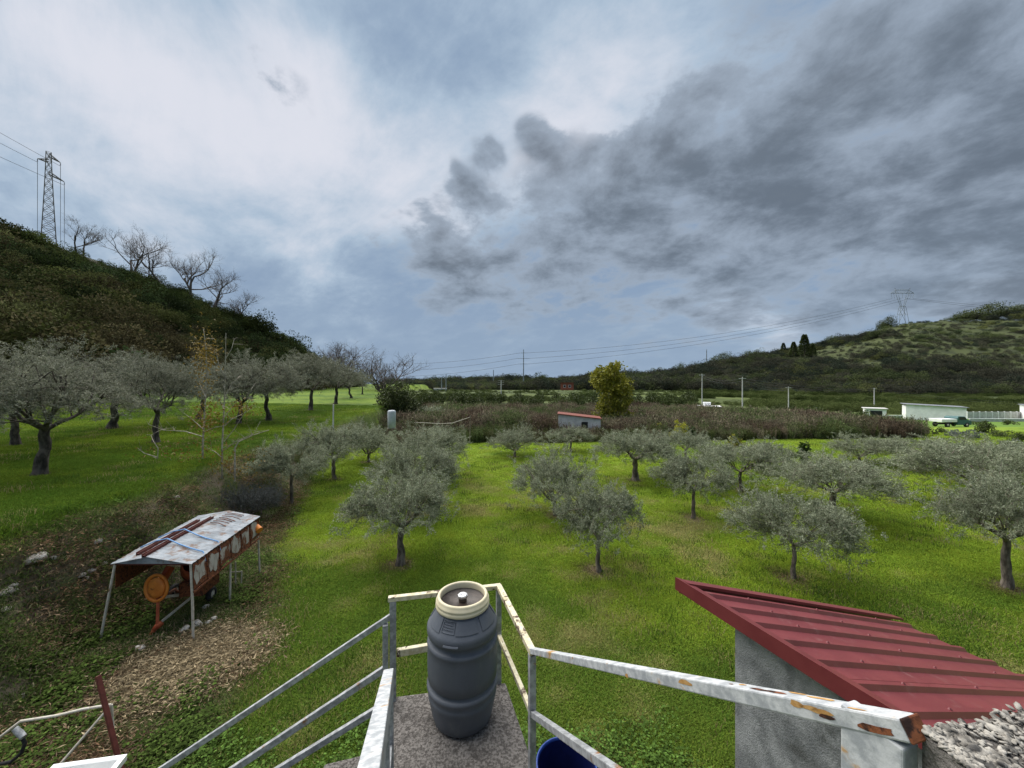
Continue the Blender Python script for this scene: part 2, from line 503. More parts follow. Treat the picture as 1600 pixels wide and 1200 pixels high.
def leaf_mat(name, dark, light, trans=.25, inst=False, rough=.6, jitter=.25, spec=.25):
    """leaf colour from a per-leaf tone; optional per-copy tint"""
    m = bpy.data.materials.new(name); m.use_nodes = True
    N = NT(m.node_tree); N.n.clear()
    tone = N.add('ShaderNodeAttribute', attribute_name='tone', attribute_type='GEOMETRY').outputs['Fac']
    col = N.mix(tone, dark, light)
    if inst:
        t = N.add('ShaderNodeAttribute', attribute_name='tint', attribute_type='INSTANCER').outputs['Color']
        col = N.mix(1.0, col, t, 'MULTIPLY')
    elif jitter:
        rnd = N.add('ShaderNodeObjectInfo').outputs['Random']
        f = N.math('ADD', N.math('MULTIPLY', rnd, 2 * jitter), 1 - jitter)
        cc = N.add('ShaderNodeCombineXYZ', {0: f, 1: f, 2: f}).outputs[0]
        col = N.mix(1.0, col, cc, 'MULTIPLY')
    b = N.add('ShaderNodeBsdfPrincipled', {'Base Color': col, 'Roughness': rough, 'Specular IOR Level': spec})
    o = N.add('ShaderNodeOutputMaterial')
    if trans:
        tr = N.add('ShaderNodeBsdfTranslucent', {'Color': col})
        mx = N.add('ShaderNodeMixShader', {0: trans}); N.l.new(b.outputs[0], mx.inputs[1]); N.l.new(tr.outputs[0], mx.inputs[2])
        N.l.new(mx.outputs[0], o.inputs[0])
    else: N.l.new(b.outputs[0], o.inputs[0])
    return m


def ground_material():
    m = bpy.data.materials.new('ground'); m.use_nodes = True
    N = NT(m.node_tree); N.n.clear()
    col = N.add('ShaderNodeVertexColor', layer_name='earth').outputs['Color']
    tc = N.add('ShaderNodeTexCoord').outputs['Object']
    n1 = N.noise(tc, 9.0, 6, .7); n2 = N.noise(tc, 1.2, 5, .6)
    f = N.math('ADD', N.math('MULTIPLY', n1, 1.1), N.math('ADD', N.math('MULTIPLY', n2, .5), .18))
    cc = N.add('ShaderNodeCombineXYZ', {0: f, 1: f, 2: f}).outputs[0]
    col = N.mix(1.0, col, cc, 'MULTIPLY')
    b = N.add('ShaderNodeBsdfPrincipled', {'Base Color': col, 'Roughness': .95, 'Specular IOR Level': .1})
    bp = N.add('ShaderNodeBump', {'Strength': .7, 'Distance': .05, 'Height': n1})
    N.l.new(bp.outputs[0], b.inputs['Normal'])
    o = N.add('ShaderNodeOutputMaterial'); N.l.new(b.outputs[0], o.inputs[0])
    return m


M = {}
M['ground'] = ground_material()
M['bark'] = pmat('olive_bark', (.070, .056, .045), (.215, .18, .145), 9, .95, .9, 22, stretch=(1, 1, .35), bdist=.03)
M['bark_dark'] = pmat('old_bark', (.036, .029, .024), (.12, .10, .082), 8, .95, .9, 20, stretch=(1, 1, .4), bdist=.03)
M['bark_pale'] = pmat('pale_bark', (.22, .19, .15), (.42, .38, .31), 8, .85, .3, 20)
M['twig'] = pmat('bare_twig', (.075, .062, .055), (.13, .11, .098), 5, .95)
M['olive'] = leaf_mat('olive_leaf', (.088, .110, .056), (.45, .48, .34), .30, jitter=.08, spec=.12)
M['olive_old'] = leaf_mat('old_olive_leaf', (.085, .095, .060), (.37, .375, .285), .25, jitter=.14, spec=.12)
M['citrus'] = leaf_mat('dark_leaf', (.028, .042, .013), (.095, .120, .030), .2, jitter=.2)
M['yellowleaf'] = leaf_mat('yellow_green_leaf', (.10, .120, .012), (.42, .39, .045), .3)
M['brownleaf'] = leaf_mat('dry_yellow_leaf', (.10, .065, .012), (.25, .17, .03), .25)
M['greyshrub'] = leaf_mat('grey_shrub_leaf', (.070, .080, .076), (.19, .205, .195), .2)
M['saplingleaf'] = leaf_mat('sapling_leaf', (.020, .045, .008), (.07, .11, .02), .25)
M['inst_leaf'] = leaf_mat('scrub_leaf', (.35, .35, .35), (1.6, 1.6, 1.55), .2, inst=True, spec=.04, rough=.9)
M['inst_blade'] = leaf_mat('grass_blade', (.85, .85, .85), (1.45, 1.45, 1.3), .35, inst=True, spec=.05, rough=.9)
M['render'] = pmat('cement_render', (.155, .160, .165), (.29, .295, .30), 5, .95, 1.0, 70, c3=(.09, .092, .09), c3lim=(.58, .75), c3scale=2.2, bdist=.012)
M['concrete'] = pmat('weathered_concrete', (.075, .067, .06), (.215, .197, .18), 70, .95, 1.0, 85, c3=(.050, .045, .040), c3lim=(.50, .72), c3scale=9, bdist=.014, detail=4, lo=.38, hi=.62)
M['maroon'] = pmat('maroon_sheet', (.142, .026, .029), (.170, .034, .036), 2, .45, .08, 9, spec=.4, c3=(.20, .085, .08), c3lim=(.54, .80), c3scale=5)
M['maroon_dark'] = pmat('maroon_flashing', (.125, .022, .026), (.15, .029, .032), 4, .4, .04, 15, spec=.4)
M['galv'] = pmat('painted_galvanised', (.21, .215, .22), (.38, .39, .40), 26, .55, .25, 60, metal=.15, c3=(.24, .11, .045), c3lim=(.61, .70), c3scale=8, bdist=.004)
M['galv_white'] = pmat('flaking_white_paint', (.30, .315, .33), (.50, .51, .515), 35, .5, .3, 80, c3=(.40, .23, .08), c3lim=(.57, .66), c3scale=9, bdist=.004)
M['galv_rust'] = pmat('cream_paint_rust', (.46, .40, .25), (.62, .57, .42), 30, .6, .3, 60, c3=(.06, .028, .018), c3lim=(.54, .60), c3scale=10, bdist=.004)
M['rust'] = pmat('deep_rust', (.10, .030, .014), (.22, .075, .03), 30, .9, .6, 80, c3=(.03, .014, .01), c3lim=(.5, .6), c3scale=22, bdist=.004)
M['ochre'] = pmat('ochre_rust', (.36, .19, .06), (.46, .28, .11), 60, .9, .4, 120, bdist=.002)
M['barrel'] = pmat('blue_grey_plastic', (.078, .087, .104), (.096, .106, .124), 5, .5, .08, 120, spec=.3, c3=(.15, .155, .16), c3lim=(.56, .80), c3scale=7, stretch=(1, 1, .45))
M['cream'] = pmat('cream_plastic', (.52, .46, .31), (.60, .54, .38), 9, .5, .05, 60, c3=(.38, .32, .2), c3lim=(.6, .75), c3scale=8)
M['lid'] = pmat('brown_lid', (.030, .022, .018), (.055, .040, .032), 14, .4, .2, 40)
M['steel'] = pmat('bright_steel', (.5, .5, .5), (.65, .65, .65), 20, .35, 0, metal=.8)
M['blue'] = pmat('blue_plastic', (.010, .030, .16), (.014, .045, .21), 7, .4)
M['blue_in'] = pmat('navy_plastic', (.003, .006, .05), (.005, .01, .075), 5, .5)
M['rustpaint'] = pmat('white_paint_over_rust', (.27, .255, .225), (.37, .35, .315), 9, .75, .3, 50, c3=(.12, .04, .018), c3lim=(.49, .58), c3scale=6, stretch=(1, 1, .4), bdist=.005)
M['tin'] = pmat('weathered_tin', (.135, .155, .175), (.25, .275, .30), 4, .65, .2, 30, c3=(.12, .07, .045), c3lim=(.50, .66), c3scale=4)
M['orange'] = pmat('orange_paint', (.60, .18, .03), (.68, .23, .04), 8, .55, .1, 40, c3=(.22, .07, .02), c3lim=(.58, .7), c3scale=8)
M['orange_red'] = pmat('faded_red_orange', (.30, .055, .02), (.40, .10, .04), 8, .65, .1, 40, c3=(.14, .05, .02), c3lim=(.55, .7), c3scale=8)
M['darkred'] = pmat('dark_red_primer', (.085, .022, .016), (.12, .03, .022), 12, .75, .2, 50)
M['strap'] = pmat('blue_strap', (.12, .26, .48), (.16, .32, .55), 20, .7)
M['rubber'] = pmat('tyre_rubber', (.012, .012, .012), (.03, .03, .03), 15, .85)
M['palepipe'] = pmat('pale_pipe', (.42, .38, .31), (.56, .52, .45), 12, .7, .15, 40, c3=(.20, .12, .07), c3lim=(.6, .7), c3scale=6)
M['stone'] = pmat('limestone', (.36, .33, .28), (.64, .60, .54), 9, .95, .6, 30)
M['pebble'] = pmat('pebble', (.12, .11, .095), (.38, .355, .31), 60, .9, .3, 200, c3=(.05, .048, .045), c3lim=(.50, .62), c3scale=45, bdist=.002)
M['ceramic'] = pmat('white_ceramic', (.72, .72, .70), (.80, .80, .78), 5, .25, spec=.5)
M['whitewall'] = pmat('white_wall', (.72, .72, .71), (.82, .82, .81), 1.2, .9, .1, 10)
M['greywall'] = pmat('grey_block_wall', (.42, .41, .39), (.56, .55, .53), 2, .95, .2, 12)
M['redtile'] = pmat('red_roof', (.14, .040, .028), (.19, .058, .04), 4, .85)
M['redbrick'] = pmat('red_plaster', (.24, .075, .045), (.30, .10, .06), 2, .9)
M['darkglass'] = pmat('dark_opening', (.012, .013, .015), (.02, .02, .022), 3, .4)
M['pole'] = pmat('concrete_pole', (.46, .45, .42), (.58, .57, .54), 2, .9)
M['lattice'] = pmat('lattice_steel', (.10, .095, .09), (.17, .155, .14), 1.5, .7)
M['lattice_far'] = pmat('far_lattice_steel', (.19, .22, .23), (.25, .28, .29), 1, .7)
M['wire'] = pmat('cable', (.05, .05, .055), (.07, .07, .075), 1, .7)
M['teal'] = pmat('teal_paint', (.035, .10, .10), (.05, .13, .13), 3, .45)
M['greyplastic'] = pmat('pale_grey_plastic', (.32, .35, .38), (.42, .45, .47), 3, .5)
M['wood'] = pmat('grey_wood', (.12, .095, .07), (.24, .20, .15), 8, .9, .4, 30, stretch=(1, 1, .2))

# ------------------------------------------------------------------ the ground sheet
def build_ground():
    ang = np.concatenate([np.linspace(-180, -78, 30, endpoint=False), np.linspace(-78, 78, 420), np.linspace(78, 180, 31)[1:-1]])
    rr = np.concatenate([[0.3], np.geomspace(1.2, 3.2, 14, endpoint=False), np.geomspace(3.2, 42, 250, endpoint=False), np.geomspace(42, 900, 120, endpoint=False), np.geomspace(900, 9000, 14)])
    A, RR = np.meshgrid(np.radians(ang), rr)
    x = (RR * np.sin(A)).ravel(); y = (RR * np.cos(A)).ravel()
    z = terr(x, y)
    na, nr = len(ang), len(rr)
    i = np.arange(nr - 1)[:, None] * na; k = np.arange(na)[None, :]; k2 = (k + 1) % na
    Q = np.stack([(i + k), (i + k2), (i + na + k2), (i + na + k)], -1).reshape(-1, 4)[:, ::-1]
    me = quad_mesh('ground', np.stack([x, y, z], 1), Q, mat=M['ground'], smooth=True)
    c = ground_color(x, y, z)
    a = me.color_attributes.new('earth', 'FLOAT_COLOR', 'POINT')
    a.data.foreach_set('color', np.concatenate([c, np.ones((len(c), 1))], 1).astype(np.float32).ravel())
    tag(link(bpy.data.objects.new('ground', me)), 'grassy olive field with bank, upper terrace and hills', kind='structure')
build_ground()


# ------------------------------------------------------------------ leaf and tree makers
def unit(v): return v / np.maximum(np.linalg.norm(v, axis=-1, keepdims=True), 1e-9)


def leaves(C, D, L, Wd, r, flat=.0):
    """diamond leaves at C pointing along D; returns verts, quads"""
    n = len(C)
    rnd = unit(r.normal(size=(n, 3)))
    if flat: rnd = unit(rnd * (1 - flat) + np.array([0, 0, 1.0]) * flat)
    S = unit(np.cross(D, rnd)); nrm = np.cross(S, D)
    L = np.broadcast_to(L, (n,))[:, None]; Wd = np.broadcast_to(Wd, (n,))[:, None]
    V = np.stack([C, C + D * L * .45 + S * Wd * .5 + nrm * L * .06, C + D * L, C + D * L * .45 - S * Wd * .5 + nrm * L * .06], 1).reshape(-1, 3)
    return V, np.arange(4 * n).reshape(-1, 4)


def npt_tube(P, rad, n=5):
    P = np.asarray(P, float); m = len(P)
    T = np.gradient(P, axis=0); T = unit(T)
    ref = np.array([.3, .2, .93]) if abs(T[0] @ np.array([.3, .2, .93])) < .9 else np.array([1., 0, 0])
    V = []
    for i in range(m):
        u = unit(ref - T[i] * (ref @ T[i])); w = np.cross(T[i], u); ref = u
        a = np.arange(n) * 2 * math.pi / n
        V.append(P[i] + (np.cos(a)[:, None] * u + np.sin(a)[:, None] * w) * (rad[i] if np.ndim(rad[i]) == 0 else rad[i][:, None]))
    V = np.concatenate(V)
    i = np.arange(m - 1)[:, None] * n; k = np.arange(n)[None, :]; k2 = (k + 1) % n
    return V, np.stack([i + k, i + k2, i + n + k2, i + n + k], -1).reshape(-1, 4)


class QB:
    def __init__(s): s.V = []; s.Q = []; s.T = []; s.n = 0
    def add(s, V, Q, tone=0.5):
        s.V.append(V); s.Q.append(Q + s.n); s.n += len(V)
        s.T.append(np.broadcast_to(np.asarray(tone, float), (len(Q),)))
    def mesh(s, name, mat, smooth=False): return quad_mesh(name, np.concatenate(s.V), np.concatenate(s.Q), np.concatenate(s.T), mat, smooth)
    def arrays(s): return np.concatenate(s.V), np.concatenate(s.Q), np.concatenate(s.T)


def curve(a, b, r, wob=.1, n=6, sag=0.0):
    t = np.linspace(0, 1, n)[:, None]; a = np.asarray(a, float); b = np.asarray(b, float)
    L = np.linalg.norm(b - a)
    P = a * (1 - t) + b * t
    o = r.normal(size=(n, 3)) * wob * L; o[0] = 0; o[-1] *= .4
    o = (o + np.roll(o, 1, 0)) * .5; o[0] = 0
    P = P + o
    P[:, 2] += sag * L * np.sin(np.pi * t[:, 0])
    return P


def olive(seed, width, height, fork, trunk_r, nlimb=4, nleaf=22000, lean=(0, 0), droop=.22, leaf=(.055, .098), lw=.018, gap=.5, flat=.5):
    """an olive of given crown width and total height; returns trunk mesh arrays and crown mesh arrays"""
    r = np.random.default_rng(seed)
    tq, cq = QB(), QB()
    fk = np.array([lean[0], lean[1], fork])
    P = curve((0, 0, -.12), fk, r, .022, 9); P[0] = (0, 0, -.12)
    rad = []
    for i, t in enumerate(np.linspace(0, 1, 9)):
        base = trunk_r * (1.0 + .75 * math.exp(-t * 7) - .22 * t)
        rad.append(base * (1 + .16 * r.normal(size=9).clip(-1.5, 1.5)))
    tq.add(*npt_tube(P, rad, 9))
    cx = np.array([lean[0] * 1.3, lean[1] * 1.3, 0.0])
    rx = width / 2; zc0 = fork * .98; zc1 = height
    ends = []; starts = []
    a0 = r.uniform(0, 6.28)
    for k in range(nlimb):
        a = a0 + k * 2 * math.pi / nlimb + r.normal() * .25
        rr_ = rx * r.uniform(.45, .68)
        e = cx + np.array([math.cos(a) * rr_, math.sin(a) * rr_, zc0 + (zc1 - zc0) * r.uniform(.42, .72)])
        L = curve(P[-1], e, r, .06, 6, -.06)
        tq.add(*npt_tube(L, np.linspace(trunk_r * .58, trunk_r * .2, 6), 6))
        for j in range(7):
            t0 = r.uniform(.3, 1); s0 = L[min(5, int(t0 * 5))]
            aa = a + r.normal() * .7; r2 = rx * r.uniform(.35, .98)
            e2 = cx + np.array([math.cos(aa) * r2, math.sin(aa) * r2, zc0 + (zc1 - zc0) * (r.uniform(.25, 1.0) if r2 < rx * .8 else r.uniform(.12, .75))])
            B = curve(s0, e2, r, .07, 5, .12)
            tq.add(*npt_tube(B, np.linspace(trunk_r * .22, .008, 5), 4))
            ends.append(e2); starts.append(B)
    # twigs fill a lens-shaped crown around the branches, in clumps with gaps
    ends = np.array(ends)
    ntw = max(60, nleaf // 34)
    src = ends[r.integers(0, len(ends), ntw)]
    c = src + r.normal(size=(ntw, 3)) * np.array([.17, .17, .13]) * rx * .95
    # part of the twigs spread over the crown shell
    m = r.random(ntw) < .42
    ph = r.uniform(0, 6.28, ntw); q = np.sqrt(r.uniform(.04, 1, ntw)) * rx
    dome = zc0 + (zc1 - zc0) * (1 - (q / rx) ** 2.4 * flat) * r.uniform(.55, 1.0, ntw)
    lump = 1 + .16 * np.sin(ph * 3 + seed) + .1 * np.sin(ph * 5 + 2 * seed)
    shell = np.stack([cx[0] + np.cos(ph) * q * lump, cx[1] + np.sin(ph) * q * lump, dome], 1)
    c[m] = shell[m]
    keep = (vnoise(c[:, 0] * 3.1 / max(rx, 1) + seed, c[:, 1] * 3.1 / max(rx, 1) + c[:, 2] * 2.2, seed) > gap * .62)
    c = c[keep]; ntw = len(c)
    c[:, 2] = np.maximum(c[:, 2], fork * .92 - .15 * r.random(ntw))
    out = unit(c - (cx + np.array([0, 0, zc0 + .1])) + 1e-3)
    dirs = unit(out * .7 + r.normal(size=(ntw, 3)) * .55 + np.array([0, 0, .25]))
    tl = r.uniform(.22, .5, ntw) * (.55 + .3 * rx / 1.6)
    e3 = c + dirs * tl[:, None]; e3[:, 2] -= droop * tl * np.linalg.norm(out[:, :2], axis=1)
    # twig wood as slim strips
    tw = 0.006
    s = unit(np.cross(dirs, r.normal(size=(ntw, 3)))) * tw
    b0 = c - dirs * tl[:, None] * .5
    V = np.stack([b0 - s, b0 + s, e3 + s * .4, e3 - s * .4], 1).reshape(-1, 3)
    tq.add(V, np.arange(4 * ntw).reshape(-1, 4))
    per = nleaf // ntw
    idx = np.repeat(np.arange(ntw), per); n = len(idx)
    t = r.uniform(-.35, 1.0, n)[:, None]
    C = c[idx] * (1 - t) + e3[idx] * t + r.normal(size=(n, 3)) * .03
    D = unit(dirs[idx] * .75 + r.normal(size=(n, 3)) * .75)
    ll = r.uniform(*leaf, n)
    V, Q = leaves(C, D, ll, lw * r.uniform(.8, 1.25, n), r)
    tone = np.clip(r.beta(1.3, 2.1, n) + (idx % 7 - 3) * .06, 0, 1)
    cq.add(V, Q, tone)
    return tq.mesh('olive_trunk', None, True), cq.mesh('olive_crown', None)


def bush_arrays(seed, n=300, leaf=.2, lw=.13, hz=.85, lobes=6, hollow=.45):
    r = np.random.default_rng(seed); q = QB()
    lc = r.normal(size=(lobes, 3)) * np.array([.42, .42, .28]) + np.array([0, 0, .5 * hz]); lr = r.uniform(.32, .6, lobes)
    k = r.integers(0, lobes, n); d = unit(r.normal(size=(n, 3)))
    C = lc[k] + d * (lr[k] * r.uniform(hollow, 1.0, n) ** .6)[:, None]
    C[:, 2] = np.abs(C[:, 2]) * hz
    D = unit(d + r.normal(size=(n, 3)) * .8 + np.array([0, 0, .2]))
    V, Q = leaves(C, D, r.uniform(.6, 1.3, n) * leaf, r.uniform(.6, 1.3, n) * lw, r)
    q.add(V, Q, np.clip(r.beta(2, 2.4, n), 0, 1))
    return q.arrays()


def bare_arrays(seed, h=1.0, levels=4, spread=.55, thin=.032, stems=2):
    r = np.random.default_rng(seed); q = QB()
    def grow(p, d, L, rad, lev):
        pts = [p]; dd = d.copy(); n = 4
        for i in range(n):
            dd = unit(dd + r.normal(size=3) * .16 + np.array([0, 0, .05])); pts.append(pts[-1] + dd * L / n)
        pts = np.array(pts)
        q.add(*npt_tube(pts, np.linspace(rad, rad * .55, n + 1), 5 if lev < 2 else 3))
        if lev >= levels: return
        kids = r.integers(3, 5) if lev else r.integers(3, 6)
        for k in range(kids):
            f = r.uniform(.35, 1.0); b = pts[min(n, int(f * n + .5))]
            nd = unit(dd * .75 + unit(r.normal(size=3)) * spread * 1.25 + np.array([0, 0, .12]))
            grow(b, nd, L * r.uniform(.55, .8), rad * .5, lev + 1)
    for s in range(stems):
        grow(np.array([r.normal() * .03, r.normal() * .03, -.04]) * h, unit(np.array([r.normal() * .25, r.normal() * .25, 1.0])), h * .34, h * thin, 0)
    return q.arrays()


def scatter(name, variants, pts, rotz, scl, tint, var, mat, label, cat=None, tilt=None):
    """one object: its own mesh holds the loose scatter points and the few source pieces; a node group instances the pieces on the points"""
    n = len(pts)
    Vs = [np.asarray(pts, np.float32)]; Qs = []; Ts = []; grp = [100 + np.asarray(var, np.int32)]; off = n
    for k, (V, Q, T) in enumerate(variants):
        Vs.append(V.astype(np.float32)); Qs.append(Q + off); Ts.append(T); grp.append(np.full(len(V), k, np.int32)); off += len(V)
    me = quad_mesh(name, np.concatenate(Vs), np.concatenate(Qs), np.concatenate(Ts), mat)
    tot = off
    def attr(nm, typ, arr, key, w):
        a = me.attributes.new(nm, typ, 'POINT'); full = np.zeros((tot, w), np.float32) if w > 1 else np.zeros(tot, np.int32)
        full[:len(arr)] = arr; a.data.foreach_set(key, full.ravel())
    rot = np.zeros((n, 3)); rot[:, 2] = rotz
    if tilt is not None: rot[:, :2] = tilt
    attr('grp', 'INT', np.concatenate(grp), 'value', 1)
    attr('rot', 'FLOAT_VECTOR', rot, 'vector', 3)
    attr('scl', 'FLOAT_VECTOR', scl if np.ndim(scl) == 2 else np.repeat(np.asarray(scl)[:, None], 3, 1), 'vector', 3)
    attr('tint', 'FLOAT_COLOR', np.concatenate([tint, np.ones((n, 1))], 1), 'color', 4)
    ng = bpy.data.node_groups.new(name + '_scatter', 'GeometryNodeTree')
    ng.interface.new_socket('Geometry', in_out='INPUT', socket_type='NodeSocketGeometry')
    ng.interface.new_socket('Geometry', in_out='OUTPUT', socket_type='NodeSocketGeometry')
    nd = ng.nodes; lk = ng.links
    gi = nd.new('NodeGroupInput'); go = nd.new('NodeGroupOutput'); jn = nd.new('GeometryNodeJoinGeometry')
    def named(nm, typ):
        a = nd.new('GeometryNodeInputNamedAttribute'); a.data_type = typ; a.inputs[0].default_value = nm
        return [o for o in a.outputs if o.enabled][0]
    def pick(val):
        c = nd.new('FunctionNodeCompare'); c.data_type = 'INT'; c.operation = 'EQUAL'
        ins = [i for i in c.inputs if i.enabled]
        lk.new(named('grp', 'INT'), ins[0]); ins[1].default_value = val
        s = nd.new('GeometryNodeSeparateGeometry'); s.domain = 'POINT'
        lk.new(gi.outputs[0], s.inputs[0]); lk.new(c.outputs[0], s.inputs[1])
        return s.outputs[0]
    for k in range(len(variants)):
        ip = nd.new('GeometryNodeInstanceOnPoints')
        lk.new(pick(100 + k), ip.inputs['Points']); lk.new(pick(k), ip.inputs['Instance'])
        lk.new(named('rot', 'FLOAT_VECTOR'), ip.inputs['Rotation']); lk.new(named('scl', 'FLOAT_VECTOR'), ip.inputs['Scale'])
        lk.new(ip.outputs[0], jn.inputs[0])
    lk.new(jn.outputs[0], go.inputs[0])
    o = link(bpy.data.objects.new(name, me))
    md = o.modifiers.new('scatter', 'NODES'); md.node_group = ng
    tag(o, label, cat, kind='stuff')
    return o


# ------------------------------------------------------------------ shed with maroon sheet roof
def build_shed():
    A = Vector((1.77, 4.0, 2.90)); u = Vector((.368, -.930, 0)); v = Vector((.930, .368, 0))
    drop = .316; L, Wd = 2.55, 3.89
    def P(s, t, h=0.0): return A + u * s + v * t + Vector((0, 0, -drop * t + h))
    root = empty('shed', (A.x + 1.6, A.y - .3, tz(A.x + 1.6, A.y - .3)))
    tag(root, 'small grey rendered shed with ribbed maroon sheet roof below the stairs', 'shed')
    inv = -root.location
    def B(mb, name, mat, parent=None, **k):
        o = mb.build(name, mat, parent or root, **k)
        o.location = inv if parent is None else (0, 0, 0)
        return o
    # ribbed sheet, as profile along u extruded down the slope; two sheets lapping on a rib
    def sheet(s0, s1, lift, t1):
        prof = []; s = s0; pitch = .25
        k = 0
        while s < s1 - .01:
            prof += [(s, 0.0), (s + .035, 0.0), (s + .055, .036), (s + .095, .036), (s + .115, 0.0)]
            s += pitch
        prof.append((s, 0.0))
        mb = MB(); vs = []; n = len(prof)
        for t in (.02, t1):
            for (a, h) in prof: vs.append(P(a, t, h + lift))
        for t in (.02, t1):
            for (a, h) in prof: vs.append(P(a, t, h + lift - .006))
        fs = [(i, i + 1, n + i + 1, n + i) for i in range(n - 1)] + [(2 * n + i + 1, 2 * n + i, 3 * n + i, 3 * n + i + 1) for i in range(n - 1)]
        fs += [(n + i, n + i + 1, 3 * n + i + 1, 3 * n + i) for i in range(n - 1)]
        mb.poly(vs, fs)
        return mb
    s1 = B(sheet(.10, 1.34, 0.0, Wd), 'roof_sheet', M['maroon'])
    s2 = B(sheet(1.36, 2.4, .004, Wd + .02), 'roof_sheet', M['maroon'])
    # verge flashing on the far edge, standing above the sheet
    mb = MB()
    mb.poly([P(-.02, -.02, .06), P(.115, -.02, .075), P(.115, Wd, .075), P(-.02, Wd, .06), P(-.02, -.02, -.09), P(-.02, Wd, -.09), P(.115, -.02, .045), P(.115, Wd, .045)],
            [(0, 1, 2, 3), (4, 0, 3, 5), (1, 6, 7, 2)])
    o = B(mb, 'verge_flashing', M['maroon_dark']); o.modifiers.new('solid', 'SOLIDIFY').thickness = .003
    # head flashing in two lengths along the high edge: top plate and fascia
    for (a, b, lift) in ((-.03, 1.36, .066), (1.33, 2.42, .069)):
        mb = MB()
        mb.poly([P(a, -.06, lift), P(b, -.06, lift), P(b, .065, lift - .012), P(a, .065, lift - .012), P(a, -.06, lift - .125), P(b, -.06, lift - .125), P(a, .065, lift - .03), P(b, .065, lift - .03), P(a, -.04, lift - .13), P(b, -.04, lift - .13)],
                [(0, 1, 2, 3)[::-1], (0, 4, 5, 1)[::-1], (3, 2, 7, 6)[::-1], (4, 8, 9, 5)[::-1]])
        o = B(mb, 'head_flashing', M['maroon_dark']); o.modifiers.new('solid', 'SOLIDIFY').thickness = .003
    # screws with washers on the ribs
    base = MB(); base.lathe([(.014, 0), (.014, .003), (.008, .004), (.008, .010), (.0, .011)], n=8); src = None
    for k in range(10):
        for t in (.75, 1.9, 3.1):
            p = P(.10 + .25 * k + .075, t, .038) if k < 5 else P(1.36 + .25 * (k - 5) + .075, t, .042)
            if src is None: src = base.build('screw', M['maroon_dark'], s1 if k < 5 else s2); src.location = p; src.parent = root; src.location = p + inv
            else:
                c = src.copy(); COL.objects.link(c); c.location = p + inv
    # walls
    def wall(a, b, ta, tb, name='wall'):
        p, q = A + u * a + v * ta, A + u * b + v * tb
        zt_p, zt_q = P(a, ta).z - .07, P(b, tb).z - .07
        n = Vector((-(q - p).y, (q - p).x, 0)).normalized() * .09
        z0 = -.15
        mb = MB(); seg = 10; vs = []
        for side in (n * 0, n):
            for i in range(seg + 1):
                t = i / seg; c = p * (1 - t) + q * t + side
                vs += [(c.x, c.y, z0), (c.x, c.y, zt_p * (1 - t) + zt_q * t)]
        m = 2 * (seg + 1); fs = []
        for i in range(seg):
            fs += [(2 * i, 2 * i + 2, 2 * i + 3, 2 * i + 1), (m + 2 * i + 2, m + 2 * i, m + 2 * i + 1, m + 2 * i + 3), (2 * i + 1, 2 * i + 3, m + 2 * i + 3, m + 2 * i + 1)]
        fs += [(0, 1, m + 1, m), (2 * seg, m + 2 * seg, m + 2 * seg + 1, 2 * seg + 1)]
        mb.poly(vs, fs)
        return B(mb, name, M['render'])
    wall(.5, 2.45, .14, .14); wall(.5, .5, 3.6, .14 + .10); wall(2.45, 2.45, .24, 3.6); wall(2.45, .5, 3.7, 3.7)
build_shed()


# ------------------------------------------------------------------ stairs, landing, railing, barrel, drum, parapet
ZL = EYE - 2.12
UF = Vector((-.268, .963, 0)); UR = Vector((.963, .268, 0))


def build_stairs():
    root = empty('staircase', (-.3, 2.2, tz(-.3, 2.2)))
    tag(root, 'rough concrete outdoor staircase landing carrying the grey barrel', 'staircase')
    inv = -root.location
    def slab(name, c, z1, z0, mat=M['concrete'], jit=.0, bevel=.012):
        mb = MB(); n = len(c)
        vs = [(p[0], p[1], z0) for p in c] + [(p[0], p[1], z1) for p in c]
        mb.poly(vs, [tuple(reversed(range(n))), tuple(range(n, 2 * n))] + [(i, (i + 1) % n, n + (i + 1) % n, n + i) for i in range(n)])
        o = mb.build(name, mat, root, bevel=bevel); o.location = inv
        return o
    FL, FR = Vector((-.84, 2.60, 0)), Vector((-.045, 2.73, 0))
    NL, NR = FL - UF * .95, FR - UF * 1.12
    slab('landing', [FL, NL, NR, FR], ZL, ZL - .16)
    ins = UR * .05
    slab('landing_support', [FL + ins - UF * .05, NL + ins + UF * .05, NR - ins, FR - ins - UF * .05], ZL - .16, -.1)
    # flight down to the left
    for k in range(6):
        a = FL - UF * .14 - UR * (.37 * k); b = a - UR * .37
        z1 = ZL - .22 - .2 * k
        slab('step', [a, b, b - UF * .75, a - UF * .75], z1, z1 - .20 if k else z1 - .2)
    a = FL - UF * .2 - UR * .02; b = a - UR * 2.0
    mb = MB()
    for off in (0, .62):
        p, q = a - UF * off, b - UF * off
        w = UF * -.08
        vs = [(p.x, p.y, ZL - .42), (p.x, p.y, -.2), (q.x, q.y, -.2), (q.x, q.y, ZL - 1.5)]
        vs += [(x + w.x, y + w.y, z) for (x, y, z) in vs]
        mb.poly(vs, [(0, 1, 2, 3), (7, 6, 5, 4), (0, 3, 7, 4), (3, 2, 6, 7), (1, 0, 4, 5), (2, 1, 5, 6)])
    o = mb.build('stringer', M['concrete'], root); o.location = inv
    # flight up towards the house
    for k in range(5):
        a = NL + UR * .02 - UF * (.27 * k) + UF * .02; b = a + UR * .80
        slab('step', [a, a - UF * .30, b - UF * .30, b], ZL + .18 * (k + 1), ZL + .18 * k - .10)
build_stairs()


